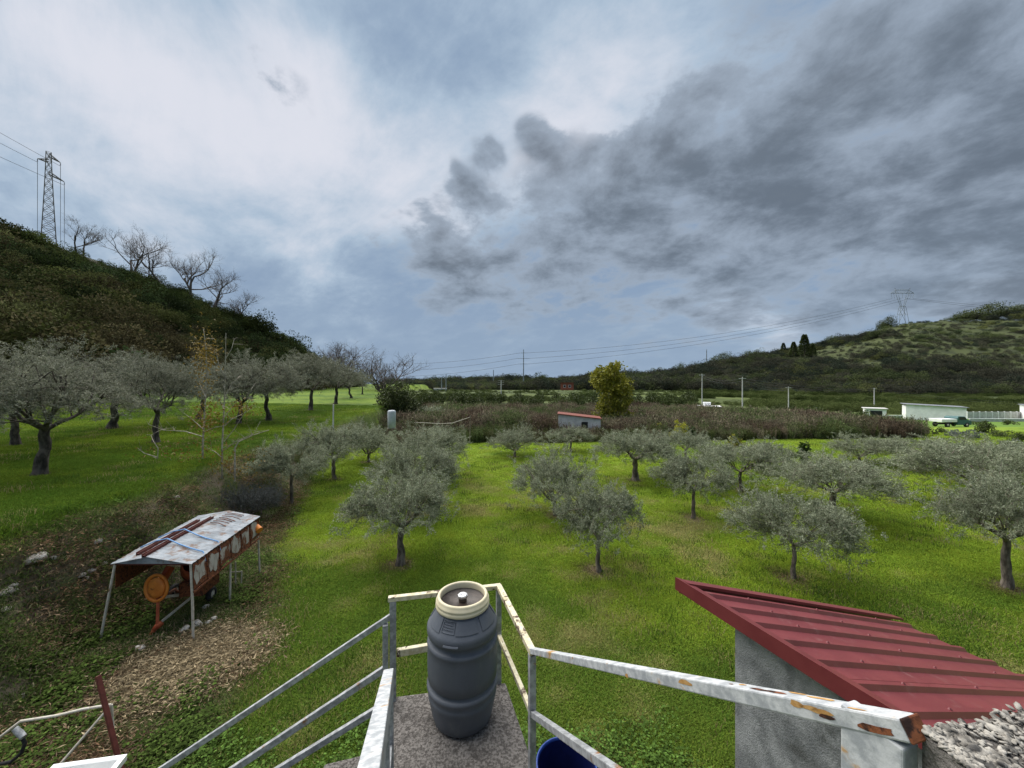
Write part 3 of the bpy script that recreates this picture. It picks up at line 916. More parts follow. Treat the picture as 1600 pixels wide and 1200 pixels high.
def build_railing():
    root = empty('stair_railing', (-.3, 2.5, ZL))
    tag(root, 'flaking galvanised square-tube stair railing with rust spots round the landing', 'railing')
    inv = -root.location
    def B(name, a, b, w, h, mat):
        o = MB().beam(a, b, w, h).build(name, mat, root, bevel=.003); o.location = inv
        return o
    zt = EYE - 1.44
    PL = Vector((-.80, 2.58, 0)); PR = Vector((-.095, 2.73, 0)); PN = Vector((.108, 2.07, 0))
    def up(p, z): return Vector((p.x, p.y, z))
    g, gw, gr = M['galv'], M['galv_white'], M['galv_rust']
    # corner posts
    B('post', up(PL, ZL - .05), up(PL, zt - .017), .042, .042, g)
    B('post', up(PL - UR * .047 - UF * .012, ZL - .1), up(PL - UR * .047 - UF * .012, EYE - 1.60), .036, .036, g)
    B('post', up(PR, ZL - .15), up(PR, zt - .017), .034, .034, g)
    B('post', up(PN, ZL - .60), up(PN, zt - .017), .036, .036, g)
    # far side
    B('top_rail', up(PL - UR * .03, zt), up(PR + UR * .016, zt), .036, .030, gr)
    B('middle_rail', up(PL + UR * .025, zt - .37), up(PR, zt - .345), .032, .045, gr)
    # right side of the landing
    B('top_rail', up(PR, zt + .002), up(PN - UF * .02, zt + .002), .036, .032, gr)
    B('middle_rail', up(PR, zt - .345), up(PN, zt - .335), .026, .030, gr)
    # rising handrail to the parapet on the right
    E = Vector((.535, .535, EYE - .475))
    P0 = up(PN, zt + .003)
    B('handrail', P0 - (E - P0).normalized() * .015, E + (E - P0).normalized() * .022, .034, .027, gw)
    Q0 = up(PN, zt - .335); dv = (E - P0)
    B('lower_rail', Q0, Q0 + dv * .86, .028, .030, g)
    # end post fixed to the parapet
    fl = Vector((E.x - P0.x, E.y - P0.y, 0)).normalized(); cp = E - fl * .022
    ep = MB().box((cp.x, cp.y, EYE - .94), (.078, .031, .90), math.atan2(fl.y, fl.x)).build('post', gw, root, bevel=.003); ep.location = inv
    hd0 = (E - P0).normalized()
    B('rail_end', E + hd0 * .0222, E + hd0 * .0262, .0345, .0275, M['rust'])
    # rust patches eaten through the paint on the last stretch
    rj = np.random.default_rng(14); hd = (E - P0).normalized(); hr = hd.cross(Vector((0, 0, 1))).normalized(); hu = hr.cross(hd).normalized()
    for k in range(16):
        t = rj.uniform(.30, .99) if k < 7 else rj.uniform(.88, 1.0)
        on_top = rj.random() < .6
        c = P0 + (E - P0) * t + (hu * .0142 + hr * rj.uniform(-.012, .012) if on_top else hr * (-.0177 if hr.x > 0 else .0177) + hu * rj.uniform(-.01, .01))
        e1, e2 = hd, (hr if on_top else hu)
        L1, L2 = rj.uniform(.006, .03), rj.uniform(.002, .006)
        pts = [c + e1 * (math.cos(a) * L1 * rj.uniform(.7, 1.2)) + e2 * (math.sin(a) * L2 * rj.uniform(.6, 1.3)) for a in np.linspace(0, 6.28, 10)[:-1]]
        mb = MB(); mb.poly(pts, [tuple(range(9))]); o = mb.build('rust_patch', M['rust'] if k % 3 == 0 else M['ochre'], root); o.location = inv
    # rusted weld lumps on the joint
    r = np.random.default_rng(4); mb = MB()
    for k in range(10):
        c = E + Vector((r.uniform(.015, .045), r.uniform(-.045, -.03), r.uniform(-.075, -.012)))
        rr = r.uniform(.003, .007)
        mb.lathe([(0, -rr), (rr * .7, -rr * .6), (rr, 0), (rr * .6, rr * .7), (0, rr)], c, 7)
    o = mb.build('rusty_weld', M['rust'], root); o.location = inv
    # near left handrail, deep channel section with its own posts
    H0 = Vector((-.675, 2.10, EYE - 1.565)); H1 = Vector((-.285, .72, EYE - .80))
    B('handrail', H0, H1, .052, .012, gw)
    for s in (-1, 1):
        o = B('handrail_cheek', H0 + UR * (.024 * s) - Vector((0, 0, .045)), H1 + UR * (.024 * s) - Vector((0, 0, .045)), .005, .078, g)
    B('lower_rail', H0 - Vector((-.01, .02, .40)), H1 - Vector((-.01, .02, .40)), .034, .034, g)
    for (t, w) in ((.02, .05), (.30, .038), (.62, .038)):
        p = H0 * (1 - t) + H1 * t
        zf = max(ZL - .02, ZL - .02 + (p.z - H0.z) - .35)
        B('post', Vector((p.x + .004, p.y, zf)), p - Vector((0, 0, .02)), w, w * .8, g)
    # three rails of the flight going down to the left
    for (x0, y0, x1, y1, w, h) in ((612, 962, 255, 1200, .026, .034), (604, 1043, 366, 1201, .030, .040), (592, 1106, 436, 1202, .030, .038)):
        a = at(x0, y0, 2.57); b = at(x1, y1, 2.50); b = a + (b - a) * 1.25
        B('sloping_rail', a, b, w, h, g)
    a = at(612, 962, 2.57); b = at(255, 1200, 2.50); e = a + (b - a) * 1.2
    B('post', (e.x, e.y, EYE - 3.9), e, .036, .036, g)
build_railing()


def build_barrel():
    loc = (-.316, 2.46, ZL)
    root = empty('plastic_barrel', loc, R(-6))
    tag(root, 'blue-grey plastic barrel with cream screw collar standing on the landing', 'barrel')
    k = 1.0
    prof = [(0, .004), (.135, .0), (.165, .004), (.183, .022), (.196, .07), (.208, .13), (.213, .155), (.2155, .165), (.2155, .185), (.212, .19),
            (.222, .215), (.2245, .225), (.2245, .236), (.217, .243), (.202, .252), (.202, .264), (.213, .271), (.2175, .275), (.2205, .33), (.2215, .38), (.2205, .44),
            (.2185, .475), (.2215, .482), (.223, .490), (.222, .500), (.214, .507), (.2010, .515), (.2000, .535), (.2050, .543), (.2150, .548), (.2200, .550), (.2230, .560), (.2240, .580), (.2225, .592),
            (.217, .603), (.211, .610), (.156, .693), (.148, .700), (.148, .71)]
    body = MB().lathe([(r * k, z * 1.02) for r, z in prof], n=72).build('body', M['barrel'], root)
    # cream collar
    MB().lathe([(r, .714 + (z - .70) * .74) for r, z in [(.146, .700), (.160, .695), (.168, .698), (.1705, .706), (.1705, .724), (.166, .730), (.1665, .735), (.1685, .738), (.1685, .752), (.163, .757), (.1605, .778), (.1575, .786), (.150, .789), (.1425, .786), (.1405, .776), (.1405, .735)]], n=64).build('collar', M['cream'], root)
    lid = MB().lathe([(r, .714 + (z - .70) * .74) for r, z in [(.1405, .732), (.138, .726), (.118, .724), (.116, .720), (.02, .722), (.0, .722)]], n=48).build('lid', M['lid'], root)
    MB().lathe([(r, .714 + (z - .70) * .74) for r, z in [(.026, .720), (.026, .748), (.022, .752), (.0, .752)]], n=20).build('knob_stem', M['lid'], lid)
    kb = MB().lathe([(r, .714 + (z - .70) * .74) for r, z in [(.022, .7525), (.030, .756), (.031, .775), (.027, .782), (.012, .783), (.010, .777), (.0, .777)]], n=20)
    kb.build('knob', M['steel'], lid)
    for a in range(8):
        t = a * math.pi / 4
        MB().box((.0285 * math.cos(t), .0285 * math.sin(t), .7645), (.007, .006, .012), t).build('knob_grip', M['steel'], lid)
    # raised panels on the shoulder (cone from r=.211,z=.610 to r=.156,z=.693)
    def cone(t, a, h):
        r = .209 + (.158 - .209) * t; z = 1.02 * (.612 + (.692 - .612) * t)
        return ((r + h * .82) * math.cos(a), (r + h * .82) * math.sin(a), z + h * .55)
    def pad(a0, a1, t0, t1, h, name, parent=root, n=8):
        mb = MB(); vs = []
        for hh in (-.002, h):
            for t in (t0, t1):
                for i in range(n + 1): vs.append(cone(t, a0 + (a1 - a0) * i / n, hh))
        m = n + 1; fs = []
        for i in range(n):
            fs += [(2 * m + i, 2 * m + i + 1, 3 * m + i + 1, 3 * m + i), (i, i + 1, 2 * m + i + 1, 2 * m + i), (m + i + 1, m + i, 3 * m + i, 3 * m + i + 1)]
        fs += [(0, 2 * m, 3 * m, m), (n, m + n, 3 * m + n, 2 * m + n)]
        mb.poly(vs, fs)
        return mb.build(name, M['barrel'], parent, bevel=.0015)
    f = -math.pi / 2
    pad(f - 1.25, f - .52, .08, .92, .0045, 'shoulder_panel')
    pad(f + .02, f + .72, .12, .90, .0045, 'shoulder_panel')
    pad(f + .85, f + 1.6, .10, .90, .0045, 'shoulder_panel')
    pad(f - 2.4, f - 1.45, .10, .90, .0045, 'shoulder_panel')
    pad(f + 1.8, f + 3.6, .10, .90, .0045, 'shoulder_panel')
    # small frame with worn moulded lettering
    for (a0, a1, t0, t1) in ((-.46, -.02, .18, .23), (-.46, -.02, .84, .89), (-.46, -.44, .18, .89), (-.04, -.02, .18, .89)):
        pad(f + a0, f + a1, t0, t1, .004, 'moulded_frame', n=3)
    r = np.random.default_rng(8); mb = None
    for row, t in enumerate((.34, .48, .62, .74)):
        a = -.41
        while a < -.09:
            w = r.uniform(.012, .03)
            pad(f + a, f + min(a + w, -.07), t, t + .07, .003, 'moulded_mark', body, n=1); a += w + r.uniform(.008, .016)
    pad(f - .28, f + .12, -.52, -.40, .004, 'moulded_bar')
build_barrel()


def build_blue_drum():
    c = Vector((.60, 4.23, 0)); c.z = tz(c.x, c.y)
    H = .82 - c.z
    root = empty('blue_drum', c)
    tag(root, 'open dark-blue plastic drum on the grass below the right railing', 'drum')
    MB().lathe([(0, .0), (.25, .0), (.275, .02), (.29, .2), (.305, .45), (.32, H - .05), (.322, H - .03)], n=56).build('shell', M['blue'], root)
    MB().lathe([(.316, H - .04), (.335, H - .035), (.339, H - .02), (.336, H - .005), (.325, H), (.316, H - .006), (.312, H - .03)], n=56).build('rim', M['blue'], root)
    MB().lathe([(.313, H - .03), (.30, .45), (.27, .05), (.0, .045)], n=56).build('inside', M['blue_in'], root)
    MB().tube([(.322 * math.cos(a), .322 * math.sin(a), H - .14) for a in np.linspace(0, 2 * math.pi, 49)], .008, 6, False).build('hoop', M['blue'], root)
build_blue_drum()


def build_parapet():
    zt = EYE - .462
    root = empty('parapet', (.8, .2, zt - 1.5))
    tag(root, 'rough pebble-topped concrete parapet at the bottom right corner', 'parapet')
    inv = -root.location
    c = [(.549, .40), (.549, .514), (.732, .549), (1.6, .70), (1.6, .0), (.549, -.2)]
    n = len(c); mb = MB()
    mb.poly([(x, y, zt - 1.5) for x, y in c] + [(x, y, zt - .006) for x, y in c], [tuple(range(n)), tuple(reversed(range(n, 2 * n)))] + [(i, n + i, n + (i + 1) % n, (i + 1) % n) for i in range(n)])
    o = mb.build('core', M['concrete'], root); o.location = inv
    # exposed pebbles: too small to pick apart singly
    r = np.random.default_rng(21); q = QB()
    a = np.linspace(0, 2 * math.pi, 7)[:-1]
    ring = [(.55, -.7), (1, 0), (.72, .6), (.12, .86)]
    for k in range(5200):
        if k < 4500: x, y = r.uniform(.550, 1.0), r.uniform(.30, .62)
        else: x, y = r.uniform(.550, .60), r.uniform(.36, .53)
        far = np.interp(x, [.53, .549, .732, 1.6], [.510, .514, .549, .70])
        if y > far + .004 * r.normal(): continue
        s = r.uniform(.0022, .0050) * (1.9 if r.random() < .03 else 1)
        ax = r.uniform(.6, 1.5); th = r.uniform(0, 6.28); ct, st = math.cos(th), math.sin(th)
        mound = .004 * vnoise(np.array([x * 18.0]), np.array([y * 18.0]), 3)[0]
        V = []
        tl = r.normal(size=2) * .35
        for (rr, h) in ring:
            jj = 1 + r.normal(size=6) * .12
            X = np.cos(a) * s * rr * ax * jj; Y = np.sin(a) * s * rr / ax * jj
            V.append(np.stack([x + X * ct - Y * st, y + X * st + Y * ct, zt - .004 + mound + h * s * .55 + tl[0] * X + tl[1] * Y], 1))
        V = np.concatenate(V); i = np.arange(3)[:, None] * 6; kk = np.arange(6)[None]; k2 = (kk + 1) % 6
        Q = np.stack([i + kk, i + k2, i + 6 + k2, i + 6 + kk], -1).reshape(-1, 4)
        Q = np.concatenate([Q, [[18, 19, 20, 21], [18, 21, 22, 23]]])
        q.add(V, Q)
    o = link(bpy.data.objects.new('pebbles', q.mesh('pebbles', M['pebble'], True)), root); o.location = inv
    tag(o, kind='stuff')
build_parapet()

# ------------------------------------------------------------------ concrete mixer and its shelter on the bank
def build_shelter():
    g1, g2, g3 = ray_ground(155, 1001), ray_ground(302, 1003), ray_ground(406, 896)
    FR = at(298, 879, g2.y); FL = at(180, 879, g2.y + .12); BR = at(401, 808, g3.y - .05); BL = BR + (FL - FR) * 1.02 + Vector((0, 0, .03))
    root = empty('mixer_shelter', ((g1 + g2) / 2))
    tag(root, 'makeshift shelter of rusty white sheet and tin roof on pipes over the mixer', 'shelter')
    inv = -root.location
    def B(mb, name, mat, parent=None, **k):
        o = mb.build(name, mat, parent or root, **k); o.location = inv if parent is None else (0, 0, 0)
        return o
    upz = Vector((0, 0, .13))
    FA = FL * .55 + FR * .45 + upz; BA = BL * .5 + BR * .5 + upz * 1.1
    def panel(a, b, c, d, n, name, mat, thick=.012, gap=.012):
        # corrugated sheets laid side by side from front (a-b) to back (d-c)
        for k in range(n):
            t0, t1 = k / n + (gap / n), (k + 1) / n
            rows = 9; vs = []; lift = .006 * (k % 2)
            for i in range(rows + 1):
                t = t0 + (t1 - t0) * i / rows
                p, q = a * (1 - t) + d * t, b * (1 - t) + c * t
                h = Vector((0, 0, lift + (.008 if i % 2 else -.002)))
                vs += [p + h, q + h]
            mb = MB(); mb.poly(vs, [(2 * i, 2 * i + 1, 2 * i + 3, 2 * i + 2) for i in range(rows)])
            o = B(mb, name, mat); o.modifiers.new('solid', 'SOLIDIFY').thickness = thick
    ov = Vector((0, -.05, 0))
    panel(FA + ov, FR + ov + Vector((.05, 0, -.01)), BR + Vector((.06, .05, 0)), BA + Vector((0, .05, 0)), 5, 'roof_sheet', M['tin'])
    panel(FL + ov - Vector((.05, 0, .01)), FA + ov, BA + Vector((0, .05, 0)), BL + Vector((-.06, .05, 0)), 5, 'roof_sheet', M['tin'])
    # gable strip at the front
    mb = MB(); q = Vector((0, -.03, -.012)); mb.poly([FL + q, FR + q, FA + q], [(0, 1, 2)]); o = B(mb, 'gable', M['tin']); o.modifiers.new('solid', 'SOLIDIFY').thickness = .006
    B(MB().beam(FL - Vector((0, 0, .03)), FR - Vector((0, 0, .03)), .03, .03), 'front_beam', M['darkred'])
    B(MB().beam(FR - Vector((0, 0, .03)), BR - Vector((0, 0, .03)), .03, .04), 'side_beam', M['rust'])
    B(MB().beam(FL - Vector((0, 0, .03)), BL - Vector((0, 0, .03)), .03, .04), 'side_beam', M['rust'])
    # hanging side sheet: old white panels bleeding rust, with uprights between
    drop = Vector((.03, 0, -.47)); n = 6
    for k in range(n):
        t0, t1 = k / n, (k + 1) / n - .004
        p, q = FR * (1 - t0) + BR * t0, FR * (1 - t1) + BR * t1
        s = Vector((.03, 0, -.045)); l = 1 + .08 * math.sin(k * 2.1)
        mb = MB(); mb.poly([p + s, q + s, q + s + drop * l, p + s + drop * l], [(0, 1, 2, 3)])
        o = B(mb, 'side_panel', M['rust']); o.modifiers.new('solid', 'SOLIDIFY').thickness = .008
        rj = random.Random(k * 7 + 1); cx0 = .012
        pts = []
        for (fu, fv) in ((.10, .10), (.35, .06), (.62, .09), (.88, .12), (.90, .45), (.86, .82), (.60, .86), (.34, .80), (.12, .84), (.08, .5)):
            fu = .5 + (fu - .5) * rj.uniform(.75, 1.22); fv = .5 + (fv - .5) * rj.uniform(.6, 1.18)
            pts.append((p + s) * (1 - fu) + (q + s) * fu + drop * l * fv + Vector((cx0, -.002, 0)))
        mb = MB(); mb.poly(pts, [tuple(range(len(pts)))]); o = B(mb, 'white_plate', M['rustpaint']); o.modifiers.new('solid', 'SOLIDIFY').thickness = .004
        B(MB().beam(q + s + Vector((.012, 0, .01)), q + s + drop * l + Vector((.012, 0, 0)), .022, .012), 'panel_strip', M['rust'])
    B(MB().beam(FR + drop * 1.08 + Vector((.03, 0, -.06)), BR + drop * 1.04 + Vector((.03, 0, -.06)), .03, .035), 'bottom_beam', M['rust'])
    # far side sheet (seen from inside, dark)
    mb = MB(); mb.poly([FL + Vector((0, 0, -.05)), BL + Vector((0, 0, -.05)), BL + Vector((0, 0, -.6)), FL + Vector((0, 0, -.5))], [(0, 1, 2, 3)])
    o = B(mb, 'side_panel', M['rust']); o.modifiers.new('solid', 'SOLIDIFY').thickness = .01
    # pipe legs
    for (top, ft) in ((FL, g1), (FR, g2), (BR, g3), (BL, Vector((BL.x - .1, BL.y, tz(BL.x - .1, BL.y)))), (FR * .48 + BR * .52, None)):
        if ft is None: ft = Vector((top.x, top.y, tz(top.x, top.y)))
        B(MB().tube([top - Vector((0, 0, .02)), (top + ft) / 2 + Vector((.01, 0, 0)), ft - Vector((0, 0, .1))], .022, 10), 'leg', M['palepipe'])
    # orange pipe stub at the back corner
    B(MB().tube([BR + Vector((-.12, -.02, -.16)), BR + Vector((.16, -.12, -.30))], .085, 16), 'pipe_stub', M['orange'])
    # loose things on the roof
    def on_roof(t, s, h): # t front-back, s 0 ridge .. 1 right eave (negative: left)
        e = (FR * (1 - t) + BR * t) if s >= 0 else (FL * (1 - t) + BL * t)
        a = FA * (1 - t) + BA * t
        return a * (1 - abs(s)) + e * abs(s) + Vector((0, 0, h))
    for (s, t0, t1, lab) in ((-.10, -.02, .80, 'dark red steel bar lying along the tin roof ridge, right one of two'), (-.52, .06, .78, 'dark red steel bar lying on the tin roof, left one of two')):
        a, b = on_roof(t0, s, .035), on_roof(t1, s, .035)
        r0 = empty('steel_bar', a); tag(r0, lab, 'steel bar', 'steel bars on the shelter roof')
        d = Vector((.045, 0, 0))
        for nm, dx, h in (('flange', -.03, .07), ('flange', .03, .07), ('web', 0, .014)):
            o = MB().beam(a + Vector((dx, 0, 0)), b + Vector((dx, 0, 0)), .012 if nm == 'flange' else .05, h).build(nm, M['darkred'], r0); o.location = -a
    for (t, lab) in ((.20, 'blue strap across the front of the tin roof'), (.40, 'blue strap across the middle of the tin roof')):
        pts = [on_roof(t + .04, -.98, .03), on_roof(t + .04, -.5, .105), on_roof(t + .02, -.1, .12), on_roof(t + .01, .25, .035), on_roof(t - .02, .6, .032), on_roof(t - .04, .97, .032), on_roof(t - .05, 1.03, -.06), on_roof(t - .05, 1.05, -.14)]
        o = MB().tube(pts, .013, 6).build('strap', M['strap']); tag(o, lab, 'strap', 'blue straps over the shelter roof')
    r = np.random.default_rng(3)
    for k in range(7):
        t = .68 + .045 * k
        a, b = on_roof(t, .1, .025), on_roof(t + r.uniform(-.02, .03), r.uniform(.55, .8), .025)
        o = MB().tube([a, (a + b) / 2 + Vector((0, r.uniform(-.03, .03), .02)), b], .009, 5).build('steel_rod', M['rust'])
        tag(o, ('front', 'second', 'third', 'middle', 'fifth', 'sixth', 'rearmost')[k] + ' of seven thin rusty rods lying across the back of the tin roof', 'rod', 'rusty rods at the back of the tin roof')
    # -------- mixer underneath
    c = at(246, 918, g2.y + .35)
    gz = tz(c.x, c.y)
    mr = empty('concrete_mixer', (c.x, c.y, gz)); tag(mr, 'orange towable concrete mixer parked under the rusty shelter', 'concrete mixer')
    iv = -mr.location
    def MX(mb, name, mat, parent=None, **k):
        o = mb.build(name, mat, parent or mr, **k); o.location = iv if parent is None else (0, 0, 0)
        return o
    ax = Vector((-.12, -.97, .10)).normalized()
    rim = MX(MB().lathe([(r * 1.2, z) for r, z in ((.175, .0), (.215, -.01), (.232, .012), (.228, .04), (.205, .045), (.185, .03), (.175, .0))], c, 40, ax), 'drive_wheel', M['orange'])
    MX(MB().lathe([(r * 1.2, z) for r, z in ((.0, .055), (.10, .06), (.158, .045), (.165, .02), (.16, -.03))], c, 40, ax), 'wheel_cover', M['orange'])
    MX(MB().lathe([(.178, .0), (.178, -.05), (.10, -.06), (.0, -.06)], c, 32, ax), 'wheel_back', M['rust'])
    for k in range(6):
        a = k * math.pi / 3 + .3; q = ax.to_track_quat('Z', 'Y')
        MX(MB().tube([c + q @ Vector((.15 * math.cos(a), .15 * math.sin(a), .025)), c + q @ Vector((.21 * math.cos(a), .21 * math.sin(a), .02))], .012, 6), 'spoke', M['orange'])
    # drum (double cone) lying behind the wheel
    dc = c + Vector((.30, .75, .12)); dax = Vector((.25, -.75, .45))
    MX(MB().lathe([(.0, -.42), (.20, -.40), (.33, -.18), (.36, .0), (.345, .12), (.24, .36), (.20, .44), (.205, .45), (.19, .44), (.22, .34)], dc, 36, dax), 'drum', M['orange_red'])
    MX(MB().lathe([(.362, -.03), (.385, -.03), (.385, .03), (.362, .03)], dc, 40, dax), 'gear_ring', M['rust'])
    MX(MB().beam(c + Vector((.02, .1, .12)), c + Vector((.05, .25, .30)), .10, .12), 'motor_arm', M['orange_red'])
    MX(MB().box(tuple(c + Vector((.36, .62, -.22))), (.46, .6, .30), .15), 'motor_housing', M['rust'], bevel=.02)
    # tow arm with hitch touching the ground, frame and wheels
    foot = at(246, 984, c.y - .12); foot.z = max(foot.z, tz(foot.x, foot.y) + .05)
    MX(MB().beam(c + Vector((.03, -.02, -.2)), foot + Vector((0, 0, .08)), .05, .06), 'tow_arm', M['orange_red'])
    MX(MB().tube([foot + Vector((-.08, .0, .0)), foot + Vector((0, 0, .07)), foot + Vector((.05, .05, .12))], [.035, .06, .05], 10), 'hitch', M['orange_red'])
    MX(MB().tube([foot + Vector((-.06, .0, .0)), foot + Vector((-.09, -.03, -.07))], .04, 10), 'hitch_foot', M['orange_red'])
    w1 = ray_ground(330, 938)
    wz = w1.z + .15; wc = Vector((w1.x, w1.y, wz))
    for side, cc in ((0, wc), (1, wc + Vector((-.95, .12, tz(wc.x - .95, wc.y + .12) - w1.z)))):
        t = MX(MB().lathe([(.085, -.045), (.13, -.05), (.15, -.025), (.15, .025), (.13, .05), (.085, .045)], cc, 28, (1, .15, 0)), 'tyre', M['rubber'])
        MX(MB().lathe([(.0, -.02), (.05, -.035), (.088, -.03), (.088, .03), (.05, .035), (.0, .05)], cc, 20, (1, .15, 0)), 'rim', M['palepipe'])
    MX(MB().beam(wc, wc + Vector((-.95, .12, 0)), .045, .045), 'axle', M['rust'])
    MX(MB().beam(c + Vector((.06, .0, -.20)), wc + Vector((-.05, 0, .06)), .04, .05), 'frame_bar', M['palepipe'])
    MX(MB().beam(c + Vector((.03, .02, -.24)), wc + Vector((-.9, .1, .06)), .04, .05), 'frame_bar', M['rust'])
    MX(MB().beam(foot + Vector((.02, .06, .12)), wc + Vector((-.08, 0, .22)), .03, .04), 'frame_bar', M['palepipe'])
    MX(MB().beam(wc + Vector((-.05, 0, 0)), dc + Vector((.1, .1, -.3)), .04, .05), 'frame_bar', M['rust'])
    # pale pipe stand behind
    st = ray_ground(368, 913); sr = empty('pipe_stand', st); tag(sr, 'small pale pipe stand on the ground behind the mixer wheel', 'stand')
    for k, (dx, h) in enumerate(((0, .55), (.14, .32), (-.14, .36))):
        MB().tube([(dx, 0, -.03), (dx, .02 * k, h)], .014, 8).build('upright', M['palepipe'], sr)
    MB().tube([(-.15, 0, .30), (.15, .02, .30)], .012, 8).build('crossbar', M['palepipe'], sr)
build_shelter()


# ------------------------------------------------------------------ sink, frame and rusty post at the lower left
def build_corner():
    p = at(170, 1178, 4.35)
    gz = tz(p.x, p.y)
    r = empty('sink', (p.x - .35, p.y - .15, gz)); tag(r, 'white ceramic sink basin at the bottom left corner', 'sink')
    iv = -r.location
    a, b = at(84, 1194, 4.25), at(199, 1178, 4.35)
    d = (b - a); n = Vector((.12, -.5, 0)); h = Vector((0, 0, -.03))
    def quad_ring(o0, o1, z0, z1):
        def c(o): return [a + d * o + n * o, b - d * o + n * o, b - d * o + n * (1 - o) + Vector((.0, 0, 0)), a + d * o + n * (1 - o)]
        A_, B_ = c(o0), c(o1)
        vs = [v + Vector((0, 0, z0)) for v in A_] + [v + Vector((0, 0, z1)) for v in B_]
        return vs, [(i, (i + 1) % 4, 4 + (i + 1) % 4, 4 + i) for i in range(4)]
    mb = MB()
    for o0, o1, z0, z1 in ((0, 0, -.06, 0), (0, .05, 0, .004), (.05, .09, .004, -.01), (.09, .15, -.01, -.17)):
        vs, fs = quad_ring(o0, o1, z0, z1); mb.poly(vs, fs)
    vs, fs = quad_ring(.15, .5, -.17, -.175); mb.poly(vs, fs)
    o = mb.build('basin', M['ceramic'], r, bevel=.008); o.location = iv
    mb = MB(); vs, fs = quad_ring(.04, .14, -.05, -.26); mb.poly(vs, fs); vs, fs = quad_ring(.14, .5, -.26, -.26); mb.poly(vs, fs)
    o = mb.build('underside', M['ceramic'], r); o.location = iv
    q = a + d * .62 + n * .30 + Vector((0, 0, .0))
    o = MB().tube([q + Vector((0, 0, -.1)), q + Vector((-.03, 0, .02)), q + Vector((-.01, -.05, .03))], .014, 8).build('tap', M['ceramic'], r); o.location = iv
    for (s, t) in ((.15, .2), (.85, .2), (.15, .8), (.85, .8)):
        f = a + d * s + n * t
        o = MB().beam((f.x, f.y, tz(f.x, f.y) - .05), (f.x, f.y, a.z - .2), .05, .05).build('leg', M['palepipe'], r); o.location = iv
    # rusty post
    t0 = at(153, 1056, 4.75); t1 = at(184, 1182, 4.62)
    g = tz(t1.x + .05, t1.y); e = t1 + (t1 - t0) * max(0, (t1.z - g + .1) / (t0.z - t1.z))
    o = MB().beam(t0, e, .045, .045).build('steel_post', M['darkred'], bevel=.004); tag(o, 'leaning dark-red rusty steel post behind the white sink', 'post')
    # pale tubular frame with hose
    fr = at(95, 1195, 4.5); root = empty('tube_frame', (fr.x, fr.y, tz(fr.x, fr.y)))
    tag(root, 'pale bent tube frame beside the rusty post at lower left', 'frame'); iv = -root.location
    pts = [at(-25, 1172, 4.5), at(5, 1148, 4.5), at(32, 1127, 4.55), at(90, 1118, 4.65), at(130, 1108, 4.72), at(174, 1101, 4.78)]
    o = MB().tube(pts, .016, 8).build('top_tube', M['palepipe'], root); o.location = iv
    o = MB().tube([at(174, 1101, 4.78), at(95, 1193, 4.45), at(70, 1222, 4.35)], .014, 8).build('stay', M['palepipe'], root); o.location = iv
    for (px, py, d_) in ((174, 1101, 4.78), (-25, 1172, 4.5)):
        a_ = at(px, py, d_); o = MB().tube([a_, (a_.x + .02, a_.y + .05, tz(a_.x, a_.y) - .05)], .014, 8).build('leg', M['palepipe'], root); o.location = iv
    hose = [at(24, 1140, 4.5), at(34, 1150, 4.5), at(39, 1162, 4.5), at(33, 1177, 4.48), at(18, 1190, 4.46), at(-10, 1196, 4.44)]
    o = MB().tube(hose, .019, 8).build('garden_hose', M['rubber']); tag(o, 'black curled hose hanging on the pale tube frame', 'hose')
    o = MB().tube([at(23, 1138, 4.5), at(31, 1146, 4.5), at(37, 1152, 4.49)], [.03, .034, .03], 10).build('hose_coupling', M['galv'], o)
build_corner()


